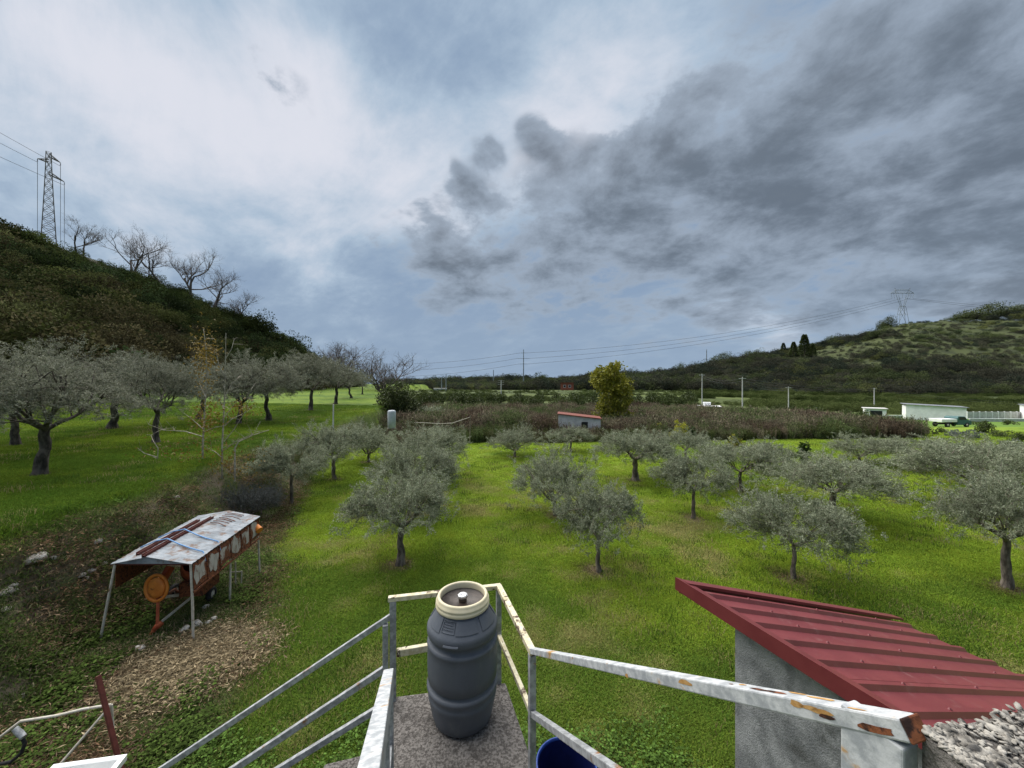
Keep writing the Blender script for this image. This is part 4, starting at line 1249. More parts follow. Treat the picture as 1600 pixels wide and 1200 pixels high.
# ------------------------------------------------------------------ stones on the bank
def build_stones():
    r = np.random.default_rng(17)
    spots = [(152, 848, 7, 'round pale stone on the bank above the shelter'), (52, 876, 16, 'broken chalky stone heap lump at left on the bank'), (82, 874, 6, 'small pale stone beside the chalky lump'),
             (127, 901, 7, 'pale stone left of the shelter, left of a pair'), (134, 905, 6, 'pale stone left of the shelter, right of a pair'), (142, 893, 7, 'flat pale stone touching the pair by the shelter'),
             (163, 882, 6, 'small pale stone just behind the left shelter leg'), (18, 917, 8, 'white stone resting near the flat grey slab'), (10, 928, 13, 'flat grey stone slab at the left edge'), (8, 955, 11, 'dark grey rock at the left edge'),
             (220, 1014, 11, 'flat white stone in front of the shelter'), (310, 976, 9, 'white stone right behind the front shelter leg'), (325, 974, 7, 'grey white stone in the row beside the grass'), (335, 968, 6, 'small white stone ending the row beside the grass'),
             (288, 985, 10, 'long grey stone left of the front shelter leg'), (322, 949, 7, 'pale stone beside the mixer wheel'), (36, 1089, 5, 'small white stone near the tube frame'), (106, 1033, 5, 'grey pebble on the bare soil left of the rusty post'),
             (102, 874, 5, 'tiny pale stone right of the chalky lump'), (70, 872, 4, 'tiny white chip by the chalky lump'), (275, 780, 7, 'pale stone in the leaf litter above the shelter'), (20, 925, 8, 'grey angular stone leaning on the slab')]
    for (px, py, w, lab) in spots:
        g = ray_ground(px, py); s = w / FPX * g.y * 1.05
        q = QB(); n, m = 12, 7; V = []
        for i in range(m):
            t = -math.pi / 2 + math.pi * i / (m - 1)
            for k in range(n):
                a = 2 * math.pi * k / n; V.append((math.cos(t) * math.cos(a), math.cos(t) * math.sin(a), math.sin(t)))
        V = np.array(V)
        for _ in range(7):
            pn = unit(r.normal(size=(1, 3)))[0]; dd = r.uniform(.55, .85); k = np.maximum(0, V @ pn - dd); V = V - k[:, None] * pn
        V = V * np.array([r.uniform(.8, 1.1), r.uniform(.6, .9), r.uniform(.35, .6)]) * s
        i = np.arange(m - 1)[:, None] * n; k = np.arange(n)[None]; k2 = (k + 1) % n
        me = quad_mesh('stone', V, np.stack([i + k, i + k2, i + n + k2, i + n + k], -1).reshape(-1, 4), mat=M['stone'])
        o = link(bpy.data.objects.new('stone', me)); o.location = g + Vector((0, 0, s * .12)); o.rotation_euler = (r.normal() * .2, r.normal() * .2, r.uniform(0, 6))
        tag(o, lab, 'stone', 'stones on the bank')
build_stones()
# ------------------------------------------------------------------ olive trees
def place_tree(name, meshes, mats, loc, rz, sx, sz, label, cat, group, part_names=('trunk', 'crown')):
    root = empty(name, loc, rz); root.scale = (sx, sx, sz)
    tag(root, label, cat, group)
    for pn, me, mt in zip(part_names, meshes, mats):
        if mt.name not in [m.name for m in me.materials if m]:
            me.materials.clear(); me.materials.append(mt)
        link(bpy.data.objects.new(pn, me), root)
    return root


# base shapes: crown width 3.2 m, height 2.4 m unless scaled
FV = [olive(101, 3.2, 2.4, 1.15, .125, 4, 36000, (.05, 0), flat=.55, gap=.52),
      olive(102, 2.9, 2.4, .98, .085, 3, 30000, (-.03, .05), flat=.42, gap=.52),
      olive(103, 3.3, 2.3, 1.00, .070, 5, 34000, (.0, 0), flat=.5, gap=.53),
      olive(104, 3.6, 2.6, 1.25, .115, 4, 40000, (-.12, .05), flat=.55, gap=.53),
      olive(105, 3.4, 2.3, .55, .085, 6, 32000, (.06, 0), flat=.5, gap=.52),
      olive(106, 3.0, 2.3, 1.15, .075, 4, 30000, (.02, 0), flat=.6, gap=.52)]
FDIM = [(3.2, 2.4), (2.9, 2.4), (3.3, 2.3), (3.6, 2.6), (3.4, 2.3), (3.0, 2.3)]
TV = [olive(201, 4.2, 4.0, 1.5, .125, 5, 36000, (.15, .1), droop=.5, leaf=(.06, .10), lw=.018, flat=.65, gap=.53),
      olive(202, 4.0, 4.0, 1.45, .12, 3, 34000, (-.1, 0), droop=.5, leaf=(.06, .10), lw=.018, flat=.6, gap=.53),
      olive(203, 4.2, 4.0, 1.5, .125, 4, 36000, (-.3, .1), droop=.5, leaf=(.06, .10), lw=.018, flat=.6, gap=.53)]
for i, (nv, g, wd, ht, v, lab) in enumerate(OL):
    if nv == 'f':
        place_tree('olive_tree', FV[v], (M['bark'], M['olive']), g, (i * 2.399) % 6.28 if i else .4, wd / FDIM[v][0] / 1.20, ht / FDIM[v][1] / 1.13, lab, 'olive tree', 'olive trees in the field')
    else:
        place_tree('olive_tree', TV[v], (M['bark_dark'], M['olive_old']), g, (i * 1.7) % 6.28, wd / 4.2 * 1.08, ht / 4.0 / 1.02, lab, 'olive tree', 'old olive trees on the upper terrace')


# ------------------------------------------------------------------ bushes and single trees
def bush_mesh(name, seed, n, leaf, lw, hz, lobes, mat, hollow=.45):
    V, Q, T = bush_arrays(seed, n, leaf, lw, hz, lobes, hollow)
    return quad_mesh(name, V, Q, T, mat)


def stem_mesh(seed, h, mat, thin=.035):
    V, Q, T = bare_arrays(seed, h, 3, .5, thin, 2)
    return quad_mesh('stem', V, Q, T, mat, True)


def tree_of_lobes(name, seed, lobes, nleaf, leaf, lw, mat, trunk_h, trunk_r, loc, label, cat='tree', group=None, rz=0):
    """trunk with limbs reaching into several leafy lobes: lobes = (x, y, z, r)"""
    r = np.random.default_rng(seed); tq, cq = QB(), QB()
    P = curve((0, 0, -.15), (0, 0, trunk_h), r, .03, 6); tq.add(*npt_tube(P, np.linspace(trunk_r * 1.25, trunk_r * .7, 6), 7))
    tot = sum(l[3] ** 2 for l in lobes)
    for (x, y, z, rad) in lobes:
        B = curve(P[-2 if z < trunk_h * 1.2 else -1], (x, y, z), r, .06, 5); tq.add(*npt_tube(B, np.linspace(trunk_r * .5, .02, 5), 5))
        n = int(nleaf * rad ** 2 / tot); nt = max(8, n // 14)
        d = unit(r.normal(size=(nt, 3))); c = np.array([x, y, z]) + d * (rad * r.uniform(.3, 1.05, nt) ** .7)[:, None]
        for j in range(0, nt, 9): tq.add(*npt_tube(curve(B[-1], c[j], r, .08, 3), [.03, .018, .008], 3))
        idx = np.repeat(np.arange(nt), 14); C = c[idx] + r.normal(size=(len(idx), 3)) * rad * .13
        D = unit(d[idx] * .5 + r.normal(size=(len(idx), 3)) * .7 + np.array([0, 0, -.15]))
        V, Q = leaves(C, D, r.uniform(.7, 1.3, len(idx)) * leaf, r.uniform(.7, 1.3, len(idx)) * lw, r)
        cq.add(V, Q, np.clip(r.beta(1.8, 2.0, len(idx)) + (z - lobes[0][2]) * .03, 0, 1))
    return place_tree(name, (tq.mesh('trunk', None, True), cq.mesh('crown', None)), (M['bark'], mat), loc, rz, 1, 1, label, cat, group)


g = ray_ground(957, 668); yt = g
tree_of_lobes('poplar_tree', 301, [(-1.1, 0, 5.6, 1.35), (.3, .2, 6.4, 1.2), (-.4, -.3, 4.3, 1.25), (1.0, .1, 4.6, 1.35), (.9, -.2, 3.2, 1.3), (-.5, .3, 2.6, 1.15), (.4, -.3, 1.6, 1.45), (-1.5, 0, 1.7, .8), (.1, 0, 7.0, .6), (-1.6, .1, 6.3, .6)],
              9000, .26, .17, M['yellowleaf'], 3.6, .13, g, 'tall yellow-green leafy tree standing beside the weed shed')
g = Vector((-13.2, 44, tz(-13.2, 44)))
tree_of_lobes('evergreen_tree', 302, [(0, 0, 3.2, 1.8), (1.1, .2, 2.7, 1.5), (-1.0, 0, 2.6, 1.5), (.2, -.3, 4.2, 1.2), (1.9, 0, 1.9, 1.3), (-.6, .2, 1.6, 1.4), (-1.8, 0, 1.6, 1.2), (.6, -.4, 1.4, 1.4)], 9000, .22, .13, M['citrus'], 1.2, .12,
              g, 'dense dark evergreen tree tinged yellow, behind the grey drum')
g = Vector((-9.6, 45, tz(-9.6, 45)))
tree_of_lobes('olive_bush', 303, [(0, 0, 1.3, 1.2), (1.0, .2, 1.2, 1.1), (-.9, 0, 1.2, 1.1), (2.0, 0, 1.0, .9)], 5000, .18, .08, M['olive'], .8, .1, g, 'grey-green bush right of the dense evergreen tree', 'bush')

# orchard of citrus behind the dry weeds
r_ = np.random.default_rng(55)
CIT = [bush_mesh('citrus_crown', 400 + k, 1300, .17, .12, 1.0, 8, M['citrus'], .35) for k in range(3)]
CST = [stem_mesh(410 + k, .5, M['bark_dark']) for k in range(2)]
k = 0
for row, dist in enumerate((72, 84, 97)):
    for px in np.arange(632, 1085, 2500 / dist):
        d = dist + r_.normal() * 1.5; x = (px + r_.normal() * 5 - 800) / FPX * d
        s = r_.uniform(1.2, 2.0)
        root = place_tree('orchard_tree', (CST[k % 2], CIT[k % 3]), (M['bark_dark'], M['citrus']), (x, d, tz(x, d)), r_.uniform(0, 6.28), s, s * r_.uniform(1.2, 1.45),
                          'dark green orchard tree in the ' + ('front', 'middle', 'rear')[row] + ' row behind the brown weeds', 'tree', 'orchard trees behind the weeds')
        k += 1
# taller hedge trees towards the right of the weeds
for (px, dist, s, lab) in ((1265, 62, 1.5, 'dark hedge tree above the right end of the weeds'), (1285, 60, 1.3, 'dark hedge tree left of the white carport'), (1240, 66, 1.5, 'dark hedge tree under the short utility pole'), (1345, 74, 1.3, 'dark shrub tree in front of the white carport'), (1358, 70, 1.0, 'low dark shrub beside the white carport'), (1322, 78, 1.5, 'dark tree left behind the white carport'),
                           (1215, 70, 1.4, 'dark hedge tree furthest left of the right hedge'), (1330, 68, 1.2, 'small dark tree next to the pale arch'), (1538, 41, .75, 'small dark-leaved tree on the rough strip below the lawn')):
    x = (px - 800) / FPX * dist
    place_tree('hedge_tree', (CST[0], CIT[k % 3]), (M['bark_dark'], M['citrus']), (x, dist, tz(x, dist)), px, s, s * 1.25, lab, 'tree', 'trees by the white buildings'); k += 1

# saplings in the field
SAP = []
for k, (px, py, h, w, mt, lab) in enumerate(((1256, 724, 34, 18, 'saplingleaf', 'slender green sapling between olives near the weed edge'), (1148, 706, 26, 20, 'yellowleaf', 'yellowish young tree at the edge of the weeds'),
                          (1062, 692, 36, 26, 'yellowleaf', 'bright yellow-topped young tree above the small olive'), (1078, 690, 26, 14, 'saplingleaf', 'thin green sapling beside the yellow-topped one'), (1030, 684, 22, 18, 'yellowleaf', 'small yellow-green shrub right of the tall yellow tree'), (1000, 664, 20, 26, 'citrus', 'dark low shrub among the weeds right of the yellow tree'))):
    g = ray_ground(px, py); hh = h / FPX * g.y; ww = w / FPX * g.y
    tree_of_lobes('sapling', 500 + k, [(0, 0, hh * .8, ww * .36), (ww * .15, 0, hh * .55, ww * .42), (-ww * .15, 0, hh * .4, ww * .4), (0, 0, hh * .25, ww * .3)], 900, .16, .10, M[mt], hh * .7, .03, g, lab, 'sapling')


# grey shrub at the bank foot, drooping
def grey_shrub():
    g = ray_ground(378, 800); r = np.random.default_rng(61); q, tq = QB(), QB()
    n = 900; a = r.uniform(0, 6.28, n); rr = np.sqrt(r.uniform(0, 1, n)); L = 1.65
    base = np.stack([np.cos(a) * rr * L * .75, np.sin(a) * rr * .7, r.uniform(.1, .6, n) * (1.2 - rr * .5)], 1)
    d = unit(np.stack([np.cos(a) * .5, np.sin(a) * .4, r.uniform(.4, 1.2, n)], 1) + r.normal(size=(n, 3)) * .3)
    tip = base + d * r.uniform(.3, .65, n)[:, None]
    s = unit(np.cross(d, r.normal(size=(n, 3)))) * .006
    tq.add(np.stack([base - s, base + s, tip + s * .3, tip - s * .3], 1).reshape(-1, 3), np.arange(4 * n).reshape(-1, 4))
    for j in range(0, n, 30): tq.add(*npt_tube(curve((r.normal() * .3, r.normal() * .15, -.1), base[j], r, .06, 4), [.03, .025, .018, .01], 4))
    idx = np.repeat(np.arange(n), 17); t = r.uniform(0, 1, len(idx))[:, None]
    C = base[idx] * (1 - t) + tip[idx] * t; D = unit(d[idx] + r.normal(size=(len(idx), 3)) * .6)
    V, Q = leaves(C, D, r.uniform(.05, .09, len(idx)), .014, r); q.add(V, Q, r.beta(2, 2, len(idx)))
    place_tree('grey_shrub', (tq.mesh('stem', None), q.mesh('foliage', None)), (M['twig'], M['greyshrub']), g, .15, 1.0, 1.0, 'low grey-leaved shrub sprawling at the bank foot behind the shelter', 'shrub', None, ('stems', 'foliage'))
grey_shrub()


# pale bare sapling clump on the bank, with a few yellow leaves left
def pale_sapling():
    g = ray_ground(345, 745); d = g.y; r = np.random.default_rng(71)
    root = empty('bare_sapling', g); tag(root, 'slender pale-barked sapling clump with last yellow leaves on the bank', 'sapling')
    def L(px, py, dd=0): return at(px, py, d + dd) - g
    stems = [[(347, 752), (347, 700), (350, 640), (352, 580), (353, 520)], [(316, 752), (317, 690), (320, 640), (323, 590), (322, 545), (318, 515)], [(367, 752), (367, 700), (373, 690), (395, 680), (420, 672)],
             [(350, 690), (365, 672), (385, 640), (393, 608)], [(317, 670), (300, 655), (280, 640)], [(316, 682), (290, 674), (255, 672), (232, 663)], [(350, 640), (345, 628), (340, 620)], [(350, 652), (360, 640), (368, 628)],
             [(347, 715), (335, 705), (327, 702)], [(348, 705), (368, 690), (398, 676)], [(320, 735), (295, 722), (280, 734), (252, 738)], [(318, 675), (335, 668), (352, 665)], [(352, 665), (362, 655), (382, 645), (400, 635)],
             [(321, 620), (312, 600), (308, 580)], [(322, 590), (332, 570), (336, 545)], [(352, 590), (342, 570), (338, 550)], [(353, 560), (362, 545), (366, 530)], [(352, 620), (362, 600), (372, 590)], [(245, 735), (247, 700), (240, 690), (236, 680)], [(247, 715), (225, 708), (215, 700)]]
    tips = []
    for i, s in enumerate(stems):
        pts = [L(px, py, (r.normal() * .25 if k else 0)) for k, (px, py) in enumerate(s)]
        r0 = .034 if i < 3 else .018
        MB().tube(pts, list(np.linspace(r0, r0 * .35, len(pts))), 6).build('stem' if i < 3 else 'branch', M['bark_pale'], root)
        for a, b in zip(pts[:-1], pts[1:]): tips += [a * .5 + b * .5, b]
    tw = MB()
    for k in range(110):
        a = tips[r.integers(0, len(tips))]; b = a + Vector((r.normal() * .22, r.normal() * .22, abs(r.normal()) * .28))
        tw.tube([a, (a + b) / 2 + Vector((0, 0, .02)), b], [.007, .005, .003], 3, False)
    tw.build('twigs', M['bark_pale'], root)['kind'] = 'stuff'
    n = 2600; C = []
    boxes = [((296, 342, 515, 600), .20), ((302, 345, 620, 690), .14), ((230, 400, 690, 760), .30), ((355, 400, 625, 650), .06)]
    for (x0, x1, y0, y1), f in boxes:
        m = int(n * f); X = r.normal((x0 + x1) / 2, (x1 - x0) / 3.6, m); Y = r.normal((y0 + y1) / 2, (y1 - y0) / 3.6, m)
        C += [tuple(L(a, b, r.normal() * .5)) for a, b in zip(X, Y)]
    C = np.array(C); D = unit(r.normal(size=C.shape) + np.array([0, 0, -.5]))
    V, Q = leaves(C, D, r.uniform(.07, .14, len(C)), .05, r); q = QB(); q.add(V, Q, r.random(len(C)))
    link(bpy.data.objects.new('foliage', q.mesh('foliage', M['brownleaf'])), root)
pale_sapling()

# ------------------------------------------------------------------ leafless trees
BARE = [quad_mesh('bare_branches', *bare_arrays(600 + k, 1.0, 5, .56, .017, 2), M['twig'], True) for k in range(4)]


def bare(px, py_top, dist, lab, v, wscale=1.0, py=None):
    x = (px - 800) / FPX * dist; z = tz(x, dist)
    ztop = EYE - (py_top - 600) / FPX * dist
    h = max(1.5, ztop - z)
    me = BARE[v]
    zs = max(q.co.z for q in me.vertices)
    o = link(bpy.data.objects.new('bare_tree', me)); o.location = (x, dist, z - .1); o.scale = (h / zs * wscale, h / zs * wscale, h / zs); o.rotation_euler = (0, 0, px * 1.3)
    root = empty('bare_tree', o.location)
    o.name = 'branches'; o.parent = root; o.location = (0, 0, 0)
    tag(root, lab, 'bare tree', 'leafless trees')
    root.name = 'bare_tree'
bare(122, 338, 112, 'leafless tree right beside the left lattice pylon', 0)
bare(200, 350, 110, 'dark leafless tree on the ridge, second from the pylon', 1, 1.1)
bare(253, 362, 110, 'slender leafless tree in the middle of the ridge group', 2, .9)
bare(292, 378, 109, 'leafless tree on the ridge, right of the slender one', 0)
bare(330, 412, 108, 'lowest leafless tree on the ridge slope', 1, 1.2)
bare(366, 450, 108, 'small leafless tree lowest on the ridge line', 2, 1.2)
bare(510, 524, 96, 'leafless tree behind the terrace olives', 3, 1.2)
bare(542, 530, 98, 'pale leafless tree right behind the terrace olives', 2)
bare(608, 541, 90, 'wide leafless tree alone at the end of the terrace', 1, 1.45)
bare(612, 548, 92, 'second stem of leafless tree at the end of the terrace', 0, 1.3)

# ------------------------------------------------------------------ scrub on the hills (nobody could count it)
def hill_scrub():
    r = np.random.default_rng(81)
    V_ = [bush_arrays(700 + k, 1900, .085, .058, .95, 11, .45) for k in range(4)]
    V_ += [bare_arrays(720 + k, 1.3, 3, .7, .02, 4) for k in range(2)]
    n = 3900
    px = r.uniform(-420, 560, n); t = r.uniform(-.03, 1.03, n) ** .9
    t = np.clip(t, -.03, 1.03)
    yr = np.interp(px, L_PX, L_YR); yf = np.interp(px, L_PX, L_YF)
    y = yf + t * (yr - yf) + r.normal(size=n) * 1.0; x = (px - 800) / FPX * y
    dens = fbm(x * .07, y * .07, 83)
    keep = (dens > .36) | (r.random(n) < .45)
    x, y, dens, px, keep_t = x[keep], y[keep], dens[keep], px[keep], t[keep]; n = len(x)
    z = terr(x, y) - .15
    s = r.gamma(3.2, .42, n) * (0.8 + .8 * sst(dens, .4, .65)); s = np.clip(s * 1.15, .5, 4.5) * np.where(keep_t > .88, .6, 1.0)
    pal = np.array([(.015, .022, .007), (.026, .034, .011), (.040, .044, .016), (.050, .042, .024), (.056, .058, .026), (.019, .028, .012)])
    c = fbm(x * .05 + 9, y * .05, 85) + r.normal(size=n) * .10
    k = np.clip(((c - .3) / .4 * 6).astype(int), 0, 5); tint = pal[np.array([1, 0, 5, 2, 4, 3])[k]] * np.array([1.75, 1.80, 1.6]) * r.choice([.55, .8, 1.1, 1.6], (n, 1)) * r.uniform(.85, 1.15, (n, 1))
    var = r.integers(0, 4, n); tw = r.random(n) < .10; var[tw] = 4 + r.integers(0, 2, tw.sum()); tint[tw] = np.array([.075, .062, .052]) * r.uniform(.6, 1.2, (tw.sum(), 1))
    scl = np.stack([s * r.uniform(.9, 1.3, n), s * r.uniform(.9, 1.3, n), s * r.uniform(.75, 1.25, n)], 1)
    scatter('hillside_scrub', V_, np.stack([x, y, z], 1), r.uniform(0, 6.28, n), scl, tint, var, M['inst_leaf'], 'dark dense scrub covering the steep hill on the left', 'scrub')
    # far hill: belts of scrub along the terraces, woods at the foot
    n = 17000
    px = r.uniform(600, 1900, n); yf2 = np.interp(px, [600, 900, 1100, 1600], [330, 320, 300, 280]); yr2 = np.interp(px, [600, 900, 1100], [770, 730, 608])
    y = yf2 + r.random(n) ** 1.15 * (yr2 - yf2); x = (px - 800) / FPX * y; z = terr(x, y)
    clear_house = (px > 862) & (px < 908) & (y < 345)
    belt = .5 - .5 * np.cos(z * 2 * math.pi / 9.0); pat = fbm(x * .012, y * .012, 89)
    right = sst(px, 1150, 1300)
    ok = r.random(n) < np.clip((.30 + .9 * belt ** 1.3 * sst(pat, .25, .5)) * right + (1 - right) * .85 + sst(pat, .55, .6), 0, 1) * np.where(clear_house, 0, 1)
    x, y, z, px, pat = x[ok], y[ok], z[ok], px[ok], pat[ok]; n = len(x)
    wood = sst(pat, .50, .60)
    s = np.clip(r.gamma(6, .40, n), 1.0, 5.0) * (1 + .9 * wood) * np.where(px < 1120, 1.15, 1.0)
    base = np.array([(.026, .036, .014), (.045, .056, .020), (.034, .034, .022), (.020, .026, .016), (.060, .066, .022)])
    kk = np.clip((fbm(x * .02, y * .02, 91) * 5 + r.normal(size=n) * .6).astype(int), 0, 4); tint = base[kk] * 1.7 * r.uniform(.7, 1.35, (n, 1))
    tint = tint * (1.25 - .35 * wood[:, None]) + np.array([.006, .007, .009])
    scl = np.stack([s * 1.1, s * 1.1, s * r.uniform(.7, 1.15, n)], 1)
    scatter('far_scrub', V_[:4], np.stack([x, y, z - .3], 1), r.uniform(0, 6.28, n), scl, tint, r.integers(0, 4, n), M['inst_leaf'], 'belts of scrub and woods on the far valley side', 'scrub')
    # hedgerows and crops on the valley floor between
    n = 7000
    px = r.uniform(620, 1900, n); y = r.choice([112, 128, 150, 176, 210, 250, 285], n) + r.normal(size=n) * 3.5; x = (px - 800) / FPX * y
    ok = (vnoise(x * .03, y * .05, 93) > np.where(px > 1090, .25, .42)); x, y, px = x[ok], y[ok], px[ok]; n = len(x)
    s = np.clip(r.gamma(5, .22, n), .5, 2.2) * np.where(px < 1090, .62, 1.0) * np.where((px > 868) & (px < 905), .4, 1.0)
    row = fbm(y * .02, y * 0 + 2.5, 95); tint = np.where((row > .5)[:, None], np.array([[.045, .065, .018]]), np.array([[.095, .120, .040]])) * r.uniform(.7, 1.3, (n, 1))
    scatter('valley_crops', V_[:4], np.stack([x, y, terr(x, y) - .1], 1), r.uniform(0, 6.28, n), np.stack([s * 1.5, s * 1.1, s], 1), tint, r.integers(0, 4, n), M['inst_leaf'], 'green hedgerows and crop rows on the valley floor', 'crops')
hill_scrub()


def single_hill_trees():
    r = np.random.default_rng(99)
    con = []
    q = QB()
    nn = 1500; h = r.uniform(0, 1, nn) ** .8; a = r.uniform(0, 6.28, nn); rad = (.27 * (1 - h) ** .75 + .02) * r.uniform(.5, 1.05, nn)
    C = np.stack([np.cos(a) * rad, np.sin(a) * rad, .06 + h * .94], 1); D = unit(np.stack([np.cos(a), np.sin(a), np.full(nn, .5)], 1) + r.normal(size=(nn, 3)) * .4)
    V, Q = leaves(C, D, .085, .045, r); q.add(V, Q, r.beta(2, 3, nn)); me = q.mesh('conifer_crown', M['citrus'])
    st = quad_mesh('conifer_trunk', *npt_tube(np.array([[0, 0, -.05], [0, 0, .4], [0, 0, .9]]), [.03, .02, .005], 6), None, M['bark_dark'])
    for (px, top, base, lab) in ((1240, 537, 558, 'dark conifer left of a pair on the far slope'), (1257, 527, 558, 'tallest dark conifer of the pair on the far slope'), (1224, 538, 554, 'small dark conifer left of the pair on the far slope'), (1270, 540, 558, 'small conifer right of the pair on the far slope')):
        g = ray_ground(px, base, 200, 900); hh = (base - top) / FPX * g.y * 1.1
        place_tree('conifer_tree', (st, me), (M['bark_dark'], M['citrus']), g, px, hh * .95, hh, lab, 'conifer', 'conifers on the far hill')
    big = bush_mesh('ridge_crown', 777, 5200, .055, .045, .85, 14, M['citrus'], .3)
    for (px, top, w, lab) in ((1545, 470, 70, 'broad dark tree crown on the far hill top, right of the pylon'), (1590, 474, 40, 'dark tree at the right end of the far hill top'), (1388, 488, 28, 'round tree on the far hill top, left of the pylon'), (1130, 548, 44, 'broad leafy tree on the far ridge above the pole'), (1172, 546, 34, 'dark round tree on the far ridge'), (1062, 562, 26, 'dark round tree at the low end of the far ridge'), (1508, 486, 34, 'low round tree between pylon and the broad crown')):
        px_sil = float(np.interp(px, R_PX, R_SIL)); d = 595 if px > 1100 else 640
        x = (px - 800) / FPX * d; z = tz(x, d); ww = w / FPX * d; hh = max((px_sil - top) / FPX * d, ww * .35)
        place_tree('ridge_tree', (st, big), (M['bark_dark'], M['citrus']), (x, d, z - .5), px, ww / 2.1, hh / 1.0, lab, 'tree', 'single trees on the far ridge')
single_hill_trees()

# ------------------------------------------------------------------ dry weed plot
def weeds():
    r = np.random.default_rng(111)
    var = []
    for k in range(4):
        q = QB(); m = 26
        b = r.normal(size=(m, 3)) * np.array([.22, .22, 0]); hgt = r.uniform(.55, 1.1, m)
        lean = r.normal(size=(m, 2)) * .10
        top = b + np.stack([lean[:, 0] * hgt, lean[:, 1] * hgt, hgt], 1)
        s = np.stack([np.cos(np.arange(m) * 2.4), np.sin(np.arange(m) * 2.4), np.zeros(m)], 1) * .010
        q.add(np.stack([b - s, b + s, top + s * .4, top - s * .4], 1).reshape(-1, 3), np.arange(4 * m).reshape(-1, 4), r.uniform(.3, .9, m))
        n = m * 9; idx = np.repeat(np.arange(m), 9); t = r.uniform(.25, 1.02, n)[:, None]
        C = b[idx] * (1 - t) + top[idx] * t; D = unit(r.normal(size=(n, 3)) + np.array([0, 0, .9]))
        V, Q = leaves(C, D, r.uniform(.08, .2, n), .035, r); q.add(V, Q, r.beta(2, 2, n))
        var.append(q.arrays())
    n = 26000
    px = r.uniform(545, 1450, n); y = 30 + 38 * r.random(n) ** 1.25; x = (px - 800) / FPX * y
    ok = r.random(n) < weed_zone(x, y); x, y, px = x[ok], y[ok], px[ok]; n = len(x)
    c = fbm(x * .25, y * .25, 113) + r.normal(size=n) * .08
    pal = np.array([(.052, .034, .025), (.076, .053, .040), (.100, .078, .056), (.070, .060, .036), (.055, .064, .026)])
    k = np.clip(((c - .3) / .42 * 5).astype(int), 0, 4); tint = pal[k] * np.array([1.95, 2.2, 2.1]) * r.uniform(.6, 1.4, (n, 1))
    edge = 1 - sst(y, 33.5, 37.5); gq = r.random(n) < .40 * edge; tint[gq] = np.array([.085, .10, .036]) * r.uniform(.6, 1.3, (gq.sum(), 1))
    s = r.uniform(.75, 1.4, n) * (1 - .45 * edge) * (.45 + 1.15 * fbm(x * .22, y * .22, 115))
    scatter('dry_weeds', var, np.stack([x, y, terr(x, y)], 1), r.uniform(0, 6.28, n), np.stack([s * 1.1, s * 1.1, s * 1.15], 1), tint, r.integers(0, 4, n), M['inst_leaf'], 'tall reddish-brown dry weeds beyond the olive field', 'weeds')
weeds()

